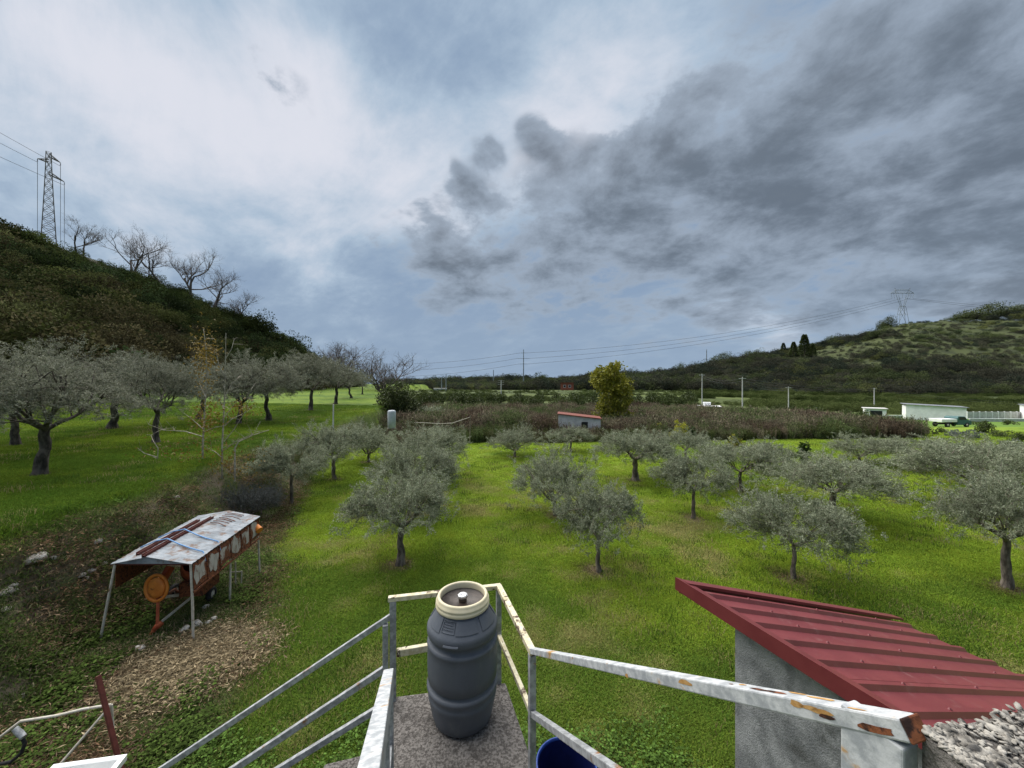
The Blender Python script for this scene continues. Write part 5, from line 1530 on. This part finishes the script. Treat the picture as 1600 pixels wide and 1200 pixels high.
# ------------------------------------------------------------------ grass
def grass():
    r = np.random.default_rng(131)
    def tuft(m, rad, h, w, seed):
        r2 = np.random.default_rng(seed); q = QB()
        b = r2.normal(size=(m, 3)) * np.array([rad, rad, 0]); a = r2.uniform(0, 6.28, m); l = h * r2.uniform(.5, 1.2, m); ln = r2.uniform(.15, .9, m)
        d = np.stack([np.cos(a) * ln, np.sin(a) * ln, np.ones(m)], 1); d = unit(d)
        s = np.stack([-np.sin(a + r2.normal(size=m) * .6), np.cos(a), np.zeros(m)], 1) * w
        mid = b + d * (l * .6)[:, None]; tip = b + d * l[:, None] + np.stack([np.cos(a), np.sin(a), -np.full(m, .5)], 1) * (l * .28)[:, None]
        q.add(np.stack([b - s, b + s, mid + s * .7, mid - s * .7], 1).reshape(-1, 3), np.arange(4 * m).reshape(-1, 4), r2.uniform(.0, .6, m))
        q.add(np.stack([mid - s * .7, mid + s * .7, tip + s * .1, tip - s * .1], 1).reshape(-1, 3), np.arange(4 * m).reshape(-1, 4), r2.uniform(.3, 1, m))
        return q.arrays()
    var = [tuft(34, .10, .055, .0042, 140 + k) for k in range(4)]
    n = 165000
    d = np.exp(r.uniform(math.log(3.0), math.log(42), n)); px = r.uniform(-260, 1860, n)
    x = (px - 800) / FPX * d; y = d
    # keep off the shed, stairs and litter
    z = terr(x, y); w = terrace_w(x, y)
    bk = rough_zone(x, y)
    wd = weed_zone(x, y)
    ring = np.ones(n)
    for (sx, sy, sr) in SOIL: ring = np.minimum(ring, sst(np.hypot(x - sx, y - sy), sr * .45, sr * 1.05))
    sa = (x - 1.77) * .368 - (y - 4) * .930; sb = (x - 1.77) * .93 + (y - 4) * .368
    shed = (sa > .35) & (sa < 2.7) & (sb > .05) & (sb < 3.85)
    dd = np.hypot((x - DIRT_SHED[0]) / 2.2, (y - DIRT_SHED[1] + .45) / .85)
    ok = r.random(n) < (1 - bk * .62) * (1 - wd) * (.12 + .88 * ring) * np.where(shed, 0, 1) * np.where(dd < .9, .2, 1)
    stair = (np.abs(x + .3) < .6) & (y < 2.8)
    ok &= ~stair
    x, y, z, bk = x[ok], y[ok], z[ok], bk[ok]; n = len(x)
    tint = ground_color(x, y, z) * r.uniform(.70, 1.40, (n, 1)) * np.array([1.08, 1.06, 1.0])
    hue = r.normal(size=n) * .07; tint[:, 0] *= 1 + hue; tint[:, 1] *= 1 - hue * .3
    gb = r.random(n) < bk * .8; tint[gb] = np.array([.060, .088, .026]) * r.uniform(.6, 1.5, (gb.sum(), 1))
    tint = np.clip(tint, .003, 1)
    s = (.75 + .055 * y) * r.uniform(.7, 1.35, n) * (1 + .45 * bk)
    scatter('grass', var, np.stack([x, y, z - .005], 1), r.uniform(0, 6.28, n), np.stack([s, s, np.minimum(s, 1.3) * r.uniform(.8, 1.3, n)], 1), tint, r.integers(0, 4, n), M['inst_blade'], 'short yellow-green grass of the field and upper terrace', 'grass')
    n = 9000
    d = np.exp(r.uniform(math.log(4.0), math.log(36), n)); px = r.uniform(-200, 1800, n); x = (px - 800) / FPX * d; y = d
    ok = (r.random(n) < sst(fbm(x * .5, y * .5, 151), .42, .62)) & (rough_zone(x, y) < .6) & (weed_zone(x, y) < .2)
    sa = (x - 1.77) * .368 - (y - 4) * .930; sb = (x - 1.77) * .93 + (y - 4) * .368
    ok &= ~((sa > .35) & (sa < 2.7) & (sb > .05) & (sb < 3.85)) & ~((np.abs(x + .3) < .6) & (y < 2.8))
    x, y = x[ok], y[ok]; n = len(x); z = terr(x, y)
    tint = np.where((r.random(n) < .3)[:, None], np.array([[.22, .19, .085]]), np.array([[.058, .105, .018]])) * r.uniform(.7, 1.4, (n, 1))
    s = (1.0 + .03 * y) * r.uniform(.8, 1.7, n)
    scatter('field_weeds', var, np.stack([x, y, z - .005], 1), r.uniform(0, 6.28, n), np.stack([s * .8, s * .8, s * 1.5], 1), tint, r.integers(0, 4, n), M['inst_blade'], 'taller dark tufts and dead tufts scattered through the field grass', 'grass tufts')
    # broad-leaved clover and weeds near the foot of the stairs and over the bank
    V_ = []
    for k in range(3):
        r2 = np.random.default_rng(170 + k); q = QB(); m = 46
        C = r2.normal(size=(m, 3)) * np.array([.09, .09, 0]) + np.array([0, 0, .03]); C[:, 2] = r2.uniform(.02, .10, m)
        a = r2.uniform(0, 6.28, m); D = unit(np.stack([np.cos(a), np.sin(a), r2.uniform(-.1, .5, m)], 1))
        V, Q = leaves(C, D, r2.uniform(.025, .05, m), r2.uniform(.02, .035, m), r2, .7); q.add(V, Q, r2.random(m)); V_.append(q.arrays())
    n = 11000
    d = np.exp(r.uniform(math.log(3.2), math.log(20), n)); px = r.uniform(-200, 1150, n); x = (px - 800) / FPX * d; y = d
    bk = rough_zone(x, y); pat = fbm(x * 1.1, y * 1.1, 181)
    nearc = (1 - sst(y, 4.4, 6.0))
    ok = (r.random(n) < (bk * sst(pat, .46, .58) + nearc * sst(pat, .38, .5))) & ~((np.abs(x + .3) < .6) & (y < 2.8)) & (np.hypot(x - STRAW.x, y - STRAW.y) > .6)
    x, y, bk = x[ok], y[ok], bk[ok]; n = len(x)
    tint = np.array([.062, .110, .022]) * r.uniform(.6, 1.5, (n, 1)); tint[bk > .5] *= np.array([.85, .75, .8])
    s = r.uniform(.6, 1.25, n) * (1 + .02 * y) * (1 + .15 * bk)
    scatter('ground_cover', V_, np.stack([x, y, terr(x, y)], 1), r.uniform(0, 6.28, n), s, tint, r.integers(0, 3, n), M['inst_leaf'], 'broad-leaved clover and weeds on the bank and near the stairs', 'ground cover')
    # leaf litter, dead twigs and chips on the bank
    V_ = []
    for k in range(3):
        r2 = np.random.default_rng(190 + k); q = QB(); m = 80
        C = r2.normal(size=(m, 3)) * np.array([.15, .15, 0]); C[:, 2] = r2.uniform(.004, .07, m)
        a = r2.uniform(0, 6.28, m); D = unit(np.stack([np.cos(a), np.sin(a), r2.normal(size=m) * .25], 1))
        V, Q = leaves(C, D, r2.uniform(.02, .075, m), r2.uniform(.004, .013, m), r2, .5); q.add(V, Q, r2.random(m)); V_.append(q.arrays())
    n = 22000
    d = np.exp(r.uniform(math.log(3.8), math.log(30), n)); px = r.uniform(-200, 640, n); x = (px - 800) / FPX * d; y = d
    bk = rough_zone(x, y); pat = fbm(x * .7, y * .7, 195)
    st = 1 - sst(np.hypot((x - STRAW.x) * .75 - (y - STRAW.y) * .45, (y - STRAW.y) * .62 + (x - STRAW.x) * .3), .5, 1.0)
    ok = r.random(n) < np.clip(bk * .75 * sst(pat, .42, .58) + st, 0, 1); x, y, st, pat = x[ok], y[ok], st[ok], pat[ok]; n = len(x)
    pal = np.array([(.085, .055, .034), (.055, .036, .024), (.13, .095, .06), (.10, .060, .035)])
    tint = pal[r.integers(0, 4, n)] * 1.8 * r.uniform(.6, 1.3, (n, 1)); tint[st > .4] = np.array([.34, .27, .17]) * r.uniform(.6, 1.25, ((st > .4).sum(), 1))
    scatter('leaf_litter', V_, np.stack([x, y, terr(x, y)], 1), r.uniform(0, 6.28, n), r.uniform(.7, 1.5, n) * (1 + .03 * y), tint, r.integers(0, 3, n), M['inst_leaf'], 'brown leaf litter, straw and dead stalks on the bank', 'litter')
grass()
# ------------------------------------------------------------------ pylons, poles and cables
def wire(a, b, sag, rad, label, group, n=14):
    a = Vector(a); b = Vector(b)
    pts = []
    for i in range(n + 1):
        t = i / n; p = a * (1 - t) + b * t; p.z -= sag * 4 * t * (1 - t); pts.append(p)
    o = MB().tube(pts, rad, 4, False).build('power_cable', M['wire']); tag(o, label, 'cable', group)
    return o


def lattice_tower(root, H, wb, wt, levels, mat, thick):
    """four legs and crossed bracing, tapering"""
    def wat(t): return wb * (1 - t) ** 1.25 + wt * (1 - (1 - t) ** 1.25)
    def corner(k, t):
        w = wat(t) / 2; return Vector(((-w, w, w, -w)[k], (-w, -w, w, w)[k], H * t))
    for k in range(4):
        MB().tube([corner(k, t) for t in np.linspace(0, 1, 7)], thick, 4).build('leg', mat, root)
    ts = [1 - (1 - i / levels) ** 1.0 for i in range(levels + 1)]
    for f in range(4):
        mb = MB()
        for i in range(levels):
            a, b = corner(f, ts[i]), corner((f + 1) % 4, ts[i]); c, d = corner(f, ts[i + 1]), corner((f + 1) % 4, ts[i + 1])
            mb.tube([a, d], thick * .6, 4, False); mb.tube([b, c], thick * .6, 4, False); mb.tube([c, d], thick * .6, 4, False)
        mb.build('bracing', mat, root)


def arm(root, z, dirv, L, w, mat, th, rise=0.0):
    d = Vector(dirv).normalized(); s = Vector((-d.y, d.x, 0)) * w / 2; tip = d * L + Vector((0, 0, z + rise)); mb = MB()
    for q in (s, -s): mb.tube([q + Vector((0, 0, z)), tip], th, 4); mb.tube([q + Vector((0, 0, z + .9)), tip], th * .8, 4)
    for t in (.25, .5, .75):
        a = (s + Vector((0, 0, z))) * (1 - t) + tip * t; b = (-s + Vector((0, 0, z + .9))) * (1 - t) + tip * t; mb.tube([a, b], th * .6, 4, False)
    mb.build('cross_arm', mat, root)
    ins = MB()
    for k in range(6): ins.lathe([(.02, 0), (.13, -.03), (.02, -.12)], tip - Vector((0, 0, .15 + .14 * k)), 8)
    ins.build('insulator', M['rubber'], root)
    return tip - Vector((0, 0, 1.05))


def pylons():
    d = 113.0; x = (76 - 800) / FPX * d; z = tz(x, d)
    ztop = EYE + (600 - 238) / FPX * d; H = ztop - z
    th0 = -math.atan2(x, d); root = empty('lattice_pylon', (x, d, z), th0); tag(root, 'rusty lattice power pylon on the left hill crest', 'pylon', 'power pylons')
    lattice_tower(root, H, 3.0, 1.0, 11, M['lattice'], .09)
    px = d / FPX
    tips = [arm(root, H - 1.2, (1, .05, 0), 12 * px, 0.9, M['lattice'], .11, -.8), arm(root, H - 3.0, (-1, -.05, 0), 11 * px, 0.9, M['lattice'], .11, .2), arm(root, H - 6.5, (1, .05, 0), 16 * px, 0.9, M['lattice'], .11, -.9)]
    for k, t in enumerate(tips):
        w = root.location + Vector((t.x * math.cos(th0) - t.y * math.sin(th0), t.x * math.sin(th0) + t.y * math.cos(th0), t.z))
        e = Vector((-150, 40, w.z + 22 - 4 * k))
        wire(w, e, 2.2, .055, ('topmost', 'middle', 'lowest')[k] + ' cable running from the left pylon out of the photo', 'cables of the left pylon')
        wire(w, (w.x * 170 / w.y, 170, EYE + 170 * (600 - 385) / FPX), 6, .055, ('thin cable dropping behind the ridge from the top pylon arm', 'thin cable dropping behind the ridge from the left pylon arm', 'thin cable dropping behind the ridge from the lower right pylon arm')[k], 'cables of the left pylon')
    # delta pylon on the far hill
    d = 590.0; x = (1410 - 800) / FPX * d; z = tz(x, d); ztop = EYE + (600 - 450) / FPX * d; H = ztop - z
    root = empty('delta_pylon', (x, d, z)); tag(root, 'grey delta-headed lattice pylon on the far hill top', 'pylon', 'power pylons')
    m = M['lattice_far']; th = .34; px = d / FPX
    W = lambda a, b: Vector((a * px, 0, b * px))
    legs = []
    hp = H / px
    for sx in (-1, 1):
        for sy in (-1, 1):
            o = Vector((0, sy * 3.0, 0))
            MB().tube([W(8 * sx, 0) + o, W(4.5 * sx, hp * .45) + o * .5, W(3 * sx, hp * .52) + o * .4], th, 4).build('leg', m, root)
    br = MB()
    for (a, b) in (((-8, 0), (4.6, hp * .42)), ((8, 0), (-4.6, hp * .42)), ((-6, hp * .28), (6, hp * .28)), ((-4, hp * .5), (4, hp * .5)), ((-6, hp * .28), (3, hp * .5)), ((6, hp * .28), (-3, hp * .5))): br.tube([W(*a), W(*b)], th * .7, 4, False)
    br.build('bracing', m, root)
    for sx in (-1, 1):
        MB().tube([W(3 * sx, hp * .5), W(9.5 * sx, hp * .80)], th, 4).build('head_leg', m, root)
        MB().tube([W(1.0 * sx, hp * .5), W(6 * sx, hp * .80)], th, 4).build('head_leg', m, root)
        MB().tube([W(9.5 * sx, hp * .80), W(12 * sx, hp), W(6 * sx, hp * .84)], th * .8, 4).build('peak', m, root)
    MB().tube([W(-18, hp * .86), W(18, hp * .86)], th, 4).build('beam', m, root)
    MB().tube([W(-18, hp * .86), W(-9, hp * .95), W(9, hp * .95), W(18, hp * .86)], th, 4).build('beam', m, root)
    lt = MB()
    for k in range(-8, 8): lt.tube([W(k * 2, hp * .86), W(k * 2 + 2, hp * (.95 if abs(k * 2 + 2) < 12 else .87))], th * .6, 4, False)
    lt.build('beam_lattice', m, root)
    for k in (-18, -14, 0, 14, 18):
        MB().tube([W(k, hp * .86), W(k + (2 if k < 0 else -2 if k > 0 else 0), hp * .72)], th * .6, 4, False).build('insulator', m, root)
    far = root.location
    # single-shaft pole in the valley
    d2 = 520.0; x2 = (818 - 800) / FPX * d2; z2 = tz(x2, d2); H2 = EYE + (600 - 546) / FPX * d2 - z2
    pr = empty('steel_pole', (x2, d2, z2)); tag(pr, 'tall grey single-shaft power pole with three cross arms on the horizon', 'pole', 'power pylons')
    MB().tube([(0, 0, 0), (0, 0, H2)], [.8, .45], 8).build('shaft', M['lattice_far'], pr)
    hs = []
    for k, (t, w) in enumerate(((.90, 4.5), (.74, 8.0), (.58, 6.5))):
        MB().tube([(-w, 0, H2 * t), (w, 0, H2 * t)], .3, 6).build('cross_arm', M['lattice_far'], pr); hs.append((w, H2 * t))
    names = ('upper', 'middle', 'lower')
    P2 = Vector((x2, d2, z2))
    for k, (w, h) in enumerate(hs):
        wire(P2 + Vector((w, 0, h)), far + W(-16 + 14 * k, hp * .72), 14, .15, names[k] + ' cable from the valley pole up to the far hill pylon', 'long cables over the valley')
        wire(P2 + Vector((-w, 0, h)), (-250, 620, z2 + h - 8 - 3 * k), 7, .15, names[k] + ' cable from the valley pole running left to the terrace', 'long cables over the valley')
    wire(far + W(17, hp * .72), (1150, 560, far.z + 10), 10, .16, 'upper cable leaving the far pylon to the right', 'long cables over the valley')
    wire(far + W(5, hp * .72), (1150, 560, far.z - 2), 10, .16, 'lower cable leaving the far pylon to the right', 'long cables over the valley')
    # utility poles: px, top, base py, distance
    UP = []
    for (px_, top, base, dist, lab) in ((1097, 584, 629, 92, 'white concrete utility pole above the goal-like frame'), (1160, 589, 641, 78, 'tallest white concrete utility pole right of the weeds'), (1232, 604, 633, 98, 'short white utility pole among the crops'), (783, 594, 613, 190, 'wooden utility pole with crossbars in the valley'), (697, 584, 612, 260, 'thin mast left of the valley pole'), (771, 578, 592, 560, 'tiny far mast on the ridge'), (1104, 546, 562, 580, 'thin mast on the far ridge'), (1366, 606, 640, 120, 'dark thin pole before the carport'), (690, 590, 608, 300, 'tiny mast beside the thin valley mast')):
        x = (px_ - 800) / FPX * dist; zt = EYE + (600 - top) / FPX * dist; zb = tz(x, dist)
        r0 = empty('utility_pole', (x, dist, zb)); tag(r0, lab, 'pole', 'poles in the valley')
        rad = max(.11, .0011 * dist)
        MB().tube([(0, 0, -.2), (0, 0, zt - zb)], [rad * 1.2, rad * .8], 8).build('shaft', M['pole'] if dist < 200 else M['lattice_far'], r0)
        if dist < 200:
            for k in range(3 if dist > 150 else 1):
                MB().beam((-.7 if dist < 150 else -1.6, 0, zt - zb - .3 - .9 * k), (.7 if dist < 150 else 1.6, 0, zt - zb - .3 - .9 * k), .1, .1).build('cross_bar', M['pole'], r0)
        UP.append(Vector((x, dist, zt - .3)))
    for k, (a, b) in enumerate(((1, 0), (1, 2), (1, 7))):
        for j in range(2):
            wire(UP[a] - Vector((0, 0, .5 * j)), UP[b] - Vector((0, 0, .5 * j)), .9, .022, ('upper', 'lower')[j] + ' wire from the tallest utility pole to ' + ('the pole at its left', 'the short pole', 'the dark thin pole')[k], 'wires between the utility poles', 8)
    for j in range(2): wire(UP[7] - Vector((0, 0, .5 * j)), (190, 118, -1.2 - .6 * j), 1.6, .025, ('upper', 'lower')[j] + ' wire passing over the white building to the right', 'wires between the utility poles', 8)
pylons()


# ------------------------------------------------------------------ buildings in the valley
def box_house(name, px0, px1, pyt, dist, depth, label, wallm, roofm, wins=(), roof='flat', over=.25, cat='building', base_drop=.3, rz=0.0, hgt=None):
    a0, a1 = math.atan((px0 - 800) / FPX), math.atan((px1 - 800) / FPX); am = (a0 + a1) / 2
    rg = dist / math.cos(am); w = (a1 - a0) * rg; fx, fy = rg * math.sin(am), rg * math.cos(am)
    rz = rz - am * .85
    zb = tz(fx, fy); zt = EYE - (pyt - 600) / FPX * fy; h = zt - zb if hgt is None else hgt
    root = empty(name, (fx + math.sin(am) * depth / 2, fy + math.cos(am) * depth / 2, zb), rz); tag(root, label, cat)
    MB().box((0, 0, h / 2 - base_drop / 2), (w, depth, h + base_drop)).build('wall', wallm, root, bevel=.02)
    if roof == 'flat': MB().box((0, 0, h + .07), (w + over * 2, depth + over * 2, .14)).build('roof', roofm, root, bevel=.01)
    elif roof == 'mono':
        mb = MB(); a = w / 2 + over; b = depth / 2 + over; r_ = .45
        mb.poly([(-a, -b, h + r_), (a, -b, h + .02), (a, b, h + .02), (-a, b, h + r_), (-a, -b, h + r_ + .08), (a, -b, h + .1), (a, b, h + .1), (-a, b, h + r_ + .08)], [(3, 2, 1, 0), (4, 5, 6, 7), (0, 1, 5, 4), (1, 2, 6, 5), (2, 3, 7, 6), (3, 0, 4, 7)])
        mb.build('roof', roofm, root)
        mb = MB(); mb.poly([(-w / 2, -depth / 2, h), (w / 2, -depth / 2, h), (-w / 2, -depth / 2, h + r_)], [(0, 1, 2)]); mb.build('gable', wallm, root)
    elif roof == 'front':
        mb = MB(); a = w / 2 + over; b = depth / 2 + over
        mb.poly([(-a, -b, h - .1), (a, -b, h - .1), (a, b, h + .7), (-a, b, h + .7), (-a, -b, h), (a, -b, h), (a, b, h + .8), (-a, b, h + .8)], [(3, 2, 1, 0), (4, 5, 6, 7), (0, 1, 5, 4), (1, 2, 6, 5), (2, 3, 7, 6), (3, 0, 4, 7)]); mb.build('roof', roofm, root)
    for (u0, u1, v0, v1, nm) in wins:
        f = MB().box(((u0 + u1) / 2 * w, -depth / 2 - .012, (v0 + v1) / 2 * h), ((u1 - u0) * w, .03, (v1 - v0) * h)).build(nm, M['whitewall'] if nm == 'window' else M['darkglass'], root)
        if nm == 'window': MB().box(((u0 + u1) / 2 * w, -depth / 2 - .033, (v0 + v1) / 2 * h), ((u1 - u0) * w * .82, .02, (v1 - v0) * h * .82)).build('pane', M['darkglass'], f)
    return root


# long white building with lawn
b = box_house('white_building', 1411, 1506, 636, 84, 7, 'long low white building on the green lawn at right', M['whitewall'], M['tin'], roof='mono', over=.35)
box_house('white_annex', 1597, 1640, 634, 84, 6, 'white building end cut by the right edge of the photo', M['whitewall'], M['tin'], roof='flat')
# boundary wall of panels
wr = None
for k in range(9):
    if wr is None:
        x = (1509 - 800) / FPX * 88; wr = empty('boundary_wall', (x, 88, tz(x, 88))); tag(wr, 'grey panelled boundary wall right of the long white building', 'wall')
    MB().box((.3 + 1.42 * k + .7, 0, .75), (1.38, .12, 1.7)).build('panel', M['greywall'], wr, bevel=.01)
    MB().box((.3 + 1.42 * k, -.02, .8), (.14, .18, 1.8)).build('post', M['whitewall'], wr)
x = (1530 - 800) / FPX * 80; lw = empty('low_wall', (x, 80, tz(x, 80))); tag(lw, 'low white kerb wall along the lawn at right', 'wall')
MB().box((4, 0, .2), (12, .25, .7)).build('base', M['greywall'], lw); MB().box((4, 0, .6), (12.2, .34, .1)).build('coping', M['whitewall'], lw)
x = (1380 - 800) / FPX * 84; lw = empty('garden_wall', (x, 84, tz(x, 84))); tag(lw, 'white garden wall joining the carport to the long white building', 'wall')
MB().box((1.8, 0, .45), (4.8, .2, 1.2)).build('base', M['greywall'], lw); MB().box((1.8, 0, 1.1), (4.9, .3, .12)).build('coping', M['whitewall'], lw)
box_house('carport', 1350, 1383, 639, 80, 4, 'small white carport with dark opening left of the long white building', M['whitewall'], M['greywall'], wins=((-.28, .30, .38, .86, 'opening'),))
box_house('weed_shed', 872, 938, 655, 36.5, 2.5, 'low grey block shed with red roof standing in the weeds', M['greywall'], M['redtile'], roof='mono', over=.10, cat='shed', wins=((.05, .2, .05, .85, 'door'),))
box_house('red_house', 876, 896, 598, 310, 9, 'small red house with flat roof among the far trees', M['redbrick'], M['redtile'], base_drop=3, wins=((-.3, -.1, .35, .7, 'window'), (.1, .3, .35, .7, 'window')), over=.8)
box_house('far_house', 678, 698, 607, 300, 10, 'pale far house at the foot of the horizon ridge', M['greywall'], M['greywall'], wins=((-.3, -.1, .4, .7, 'window'),), over=.3)
box_house('white_hut', 1092, 1124, 636, 66, 3, 'little white hut half hidden behind the weeds', M['whitewall'], M['whitewall'], cat='hut', wins=((-.42, -.18, .2, .8, 'opening'),))
box_house('tank_block', 1099, 1110, 630, 68, 1.6, 'white rooftop water tank on the little hut', M['whitewall'], M['whitewall'], cat='tank', over=.05)


def goal_frame():
    d = 67; a, b = at(1063, 636, d), at(1100, 636, d); z = tz(a.x, d)
    r0 = empty('goal_posts', (a.x, d, z)); tag(r0, 'white goal-like tube frame left of the little hut', 'frame')
    h = a.z - z; w = b.x - a.x
    for x in (0, w * .45, w): MB().tube([(x, 0, -.1), (x, 0, h)], .07, 6).build('post', M['whitewall'], r0)
    MB().tube([(-.05, 0, h), (w + .05, 0, h)], .07, 6).build('crossbar', M['whitewall'], r0)
goal_frame()


def arch():
    d = 72; r0p = at(1303, 655, d); z = tz(r0p.x, d); r0 = empty('tunnel_hoop', (r0p.x, d, z)); tag(r0, 'pale grey hoop tunnel beside the hedge near the carport', 'tunnel')
    for k in range(4):
        pts = [(1.9 * math.cos(a), .8 * k, 1.5 * math.sin(a)) for a in np.linspace(0, math.pi, 13)]
        MB().tube(pts, .04, 5).build('hoop', M['pole'], r0)
    vs = [(1.88 * math.cos(a), y, 1.48 * math.sin(a)) for y in (0, 2.4) for a in np.linspace(0.5, math.pi - .5, 9)]
    o = MB().poly(vs, [(i, i + 1, 10 + i, 9 + i) for i in range(8)], True).build('cover', M['greyplastic'], r0); o.modifiers.new('solid', 'SOLIDIFY').thickness = .02
arch()


def pickup():
    g = ray_ground(1487, 667); r0 = empty('pickup_truck', g, R(4)); tag(r0, 'teal-cabbed pickup with white load bed parked on the lawn', 'pickup')
    s = 1.0
    def prism(prof, y0, y1):
        n = len(prof); mb = MB(); mb.poly([(x, y0, z) for x, z in prof] + [(x, y1, z) for x, z in prof], [tuple(range(n)), tuple(reversed(range(n, 2 * n)))] + [(i, n + i, n + (i + 1) % n, (i + 1) % n) for i in range(n)])
        return mb
    prism([(-.15, .35), (1.95, .35), (2.0, .6), (1.9, .95), (1.35, 1.05), (.95, 1.5), (.0, 1.52), (-.15, 1.3)], -.8, .8).build('cab', M['teal'], r0, bevel=.05)
    prism([(.08, 1.05), (1.18, 1.05), (.88, 1.42), (.08, 1.42)], -.815, -.79).build('side_window', M['darkglass'], r0)
    mb = MB(); mb.poly([(1.36, -.68, 1.06), (1.36, .68, 1.06), (.98, .68, 1.47), (.98, -.68, 1.47)], [(0, 1, 2, 3)]); mb.build('windscreen', M['darkglass'], r0)
    MB().box((-1.35, 0, .95), (2.3, 1.6, .42)).build('load_bed', M['whitewall'], r0, bevel=.03)
    MB().box((-.9, 0, .5), (3.2, .7, .18)).build('chassis', M['rubber'], r0)
    for x in (-1.6, 1.25):
        for y in (-.72, .72):
            t = MB().lathe([(.17, -.1), (.30, -.11), (.34, -.06), (.34, .06), (.30, .11), (.17, .1)], (x, y, .34), 20, (0, 1, 0)).build('wheel', M['rubber'], r0)
            MB().lathe([(0, -.10), (.17, -.105), (.17, .105), (0, .10)], (x, y, .34), 14, (0, 1, 0)).build('rim', M['palepipe'], t)
pickup()


# shrubs and small trees on the lawn and rough strip at right
def lawn_plants():
    r = np.random.default_rng(313)
    for (px, py, w, h, mt, lab) in ((1425, 648, 18, 14, 'citrus', 'small tree against the left end of the white building'), (1486, 650, 20, 12, 'citrus', 'small spreading tree before the white building wall'), (1522, 664, 12, 6, 'citrus', 'low shrub on the lawn right of the pickup'), (1573, 664, 16, 7, 'citrus', 'low shrub near the right end of the lawn'), (1420, 671, 12, 9, 'citrus', 'dark shrub at the near lawn edge, left'), (1470, 676, 14, 9, 'citrus', 'dark shrub at the near lawn edge below the pickup'),
                                    (1495, 682, 16, 12, 'greyshrub', 'blue-green shrub on the rough strip below the pickup'), (1515, 684, 20, 12, 'greyshrub', 'pale blue-green shrub right of the first blue-green one'), (1575, 700, 24, 14, 'greyshrub', 'large blue-green shrub by the right edge'), (1448, 678, 18, 10, 'citrus', 'brownish shrub on the rough strip at the weeds end'), (1560, 682, 22, 10, 'citrus', 'low dark hedge clump near the right edge'), (1590, 690, 18, 12, 'citrus', 'dark clump at the right edge above the olives')):
        g = ray_ground(px, py); hh = h / FPX * g.y; ww = w / FPX * g.y
        k = r.integers(0, 3)
        me = bush_mesh('shrub_foliage', 800 + px, 700, .2, .12, 1.0, 7, M[mt])
        place_tree('shrub', (CST[0], me), (M['bark_dark'], M[mt]), g, px, ww * .55, hh * .85, lab, 'shrub', 'shrubs round the lawn', ('stems', 'foliage'))
lawn_plants()


# things at the weed edge: grey drum on a stand, pale pole, rope fence
def weed_edge():
    d = 29.0; top, bot = at(612, 641, d), at(612, 669, d); z = tz(top.x, d)
    r0 = empty('grey_drum', (top.x, d, z)); tag(r0, 'tall pale grey plastic drum on a stand before the evergreen tree', 'drum')
    zb, zt = bot.z - z, top.z - z
    MB().lathe([(0, zb), (.26, zb), (.30, zb + .04), (.30, zt * .5 + zb * .5), (.305, zt - .12), (.27, zt - .04), (.2, zt), (0, zt)], n=24).build('shell', M['greyplastic'], r0)
    for a in range(4): MB().beam((.2 * math.cos(a * 1.571 + .78), .2 * math.sin(a * 1.571 + .78), -.1), (.2 * math.cos(a * 1.571 + .78), .2 * math.sin(a * 1.571 + .78), zb), .06, .06).build('leg', M['wood'], r0)
    MB().box((0, 0, zb - .03), (.6, .6, .06)).build('platform', M['wood'], r0)
    d = 21.5; a, b = at(521, 632, d), at(519, 752, d); z = tz(a.x, d)
    o = MB().tube([(a.x, d, a.z), ((a.x + b.x) / 2 + .01, d, (a.z + z) / 2), (b.x, d, z - .2)], [.035, .042, .05], 8).build('wooden_pole', M['pole']); tag(o, 'thin pale vertical pole among the left olives', 'pole')
    pts = [(648, 660, 31.0), (690, 662, 31.5), (707, 661, 31.8), (734, 652, 32)]
    posts = [pts[0], pts[3]]
    r0 = None
    for (px, py, dd) in posts:
        p = at(px, py - 1, dd); z = tz(p.x, dd)
        o = MB().tube([(p.x, dd, z - .1), (p.x + .05, dd, p.z + .1)], .035, 6).build('fence_stake', M['wood']); tag(o, ('short stake' if px < 700 else 'taller stake') + ' holding the slack rope at the weed edge', 'stake', 'rope fence stakes')
    q = [at(*p) for p in pts]
    o = MB().tube(q, .022, 5).build('rope', M['palepipe']); tag(o, 'pale slack rope strung between stakes before the weeds', 'rope')
    g = ray_ground(1583, 738); r0 = empty('yellow_barrier', g); tag(r0, 'low yellow-topped barrier behind olives at the right edge', 'barrier')
    for x in (-.6, .6): MB().beam((x, 0, -.05), (x, 0, .6), .06, .06).build('post', M['teal'], r0)
    MB().beam((-.8, 0, .62), (1.2, 0, .62), .05, .09).build('rail', M['cream'], r0)
    MB().beam((-.8, 0, .3), (1.2, 0, .3), .04, .12).build('rail', M['teal'], r0)
weed_edge()
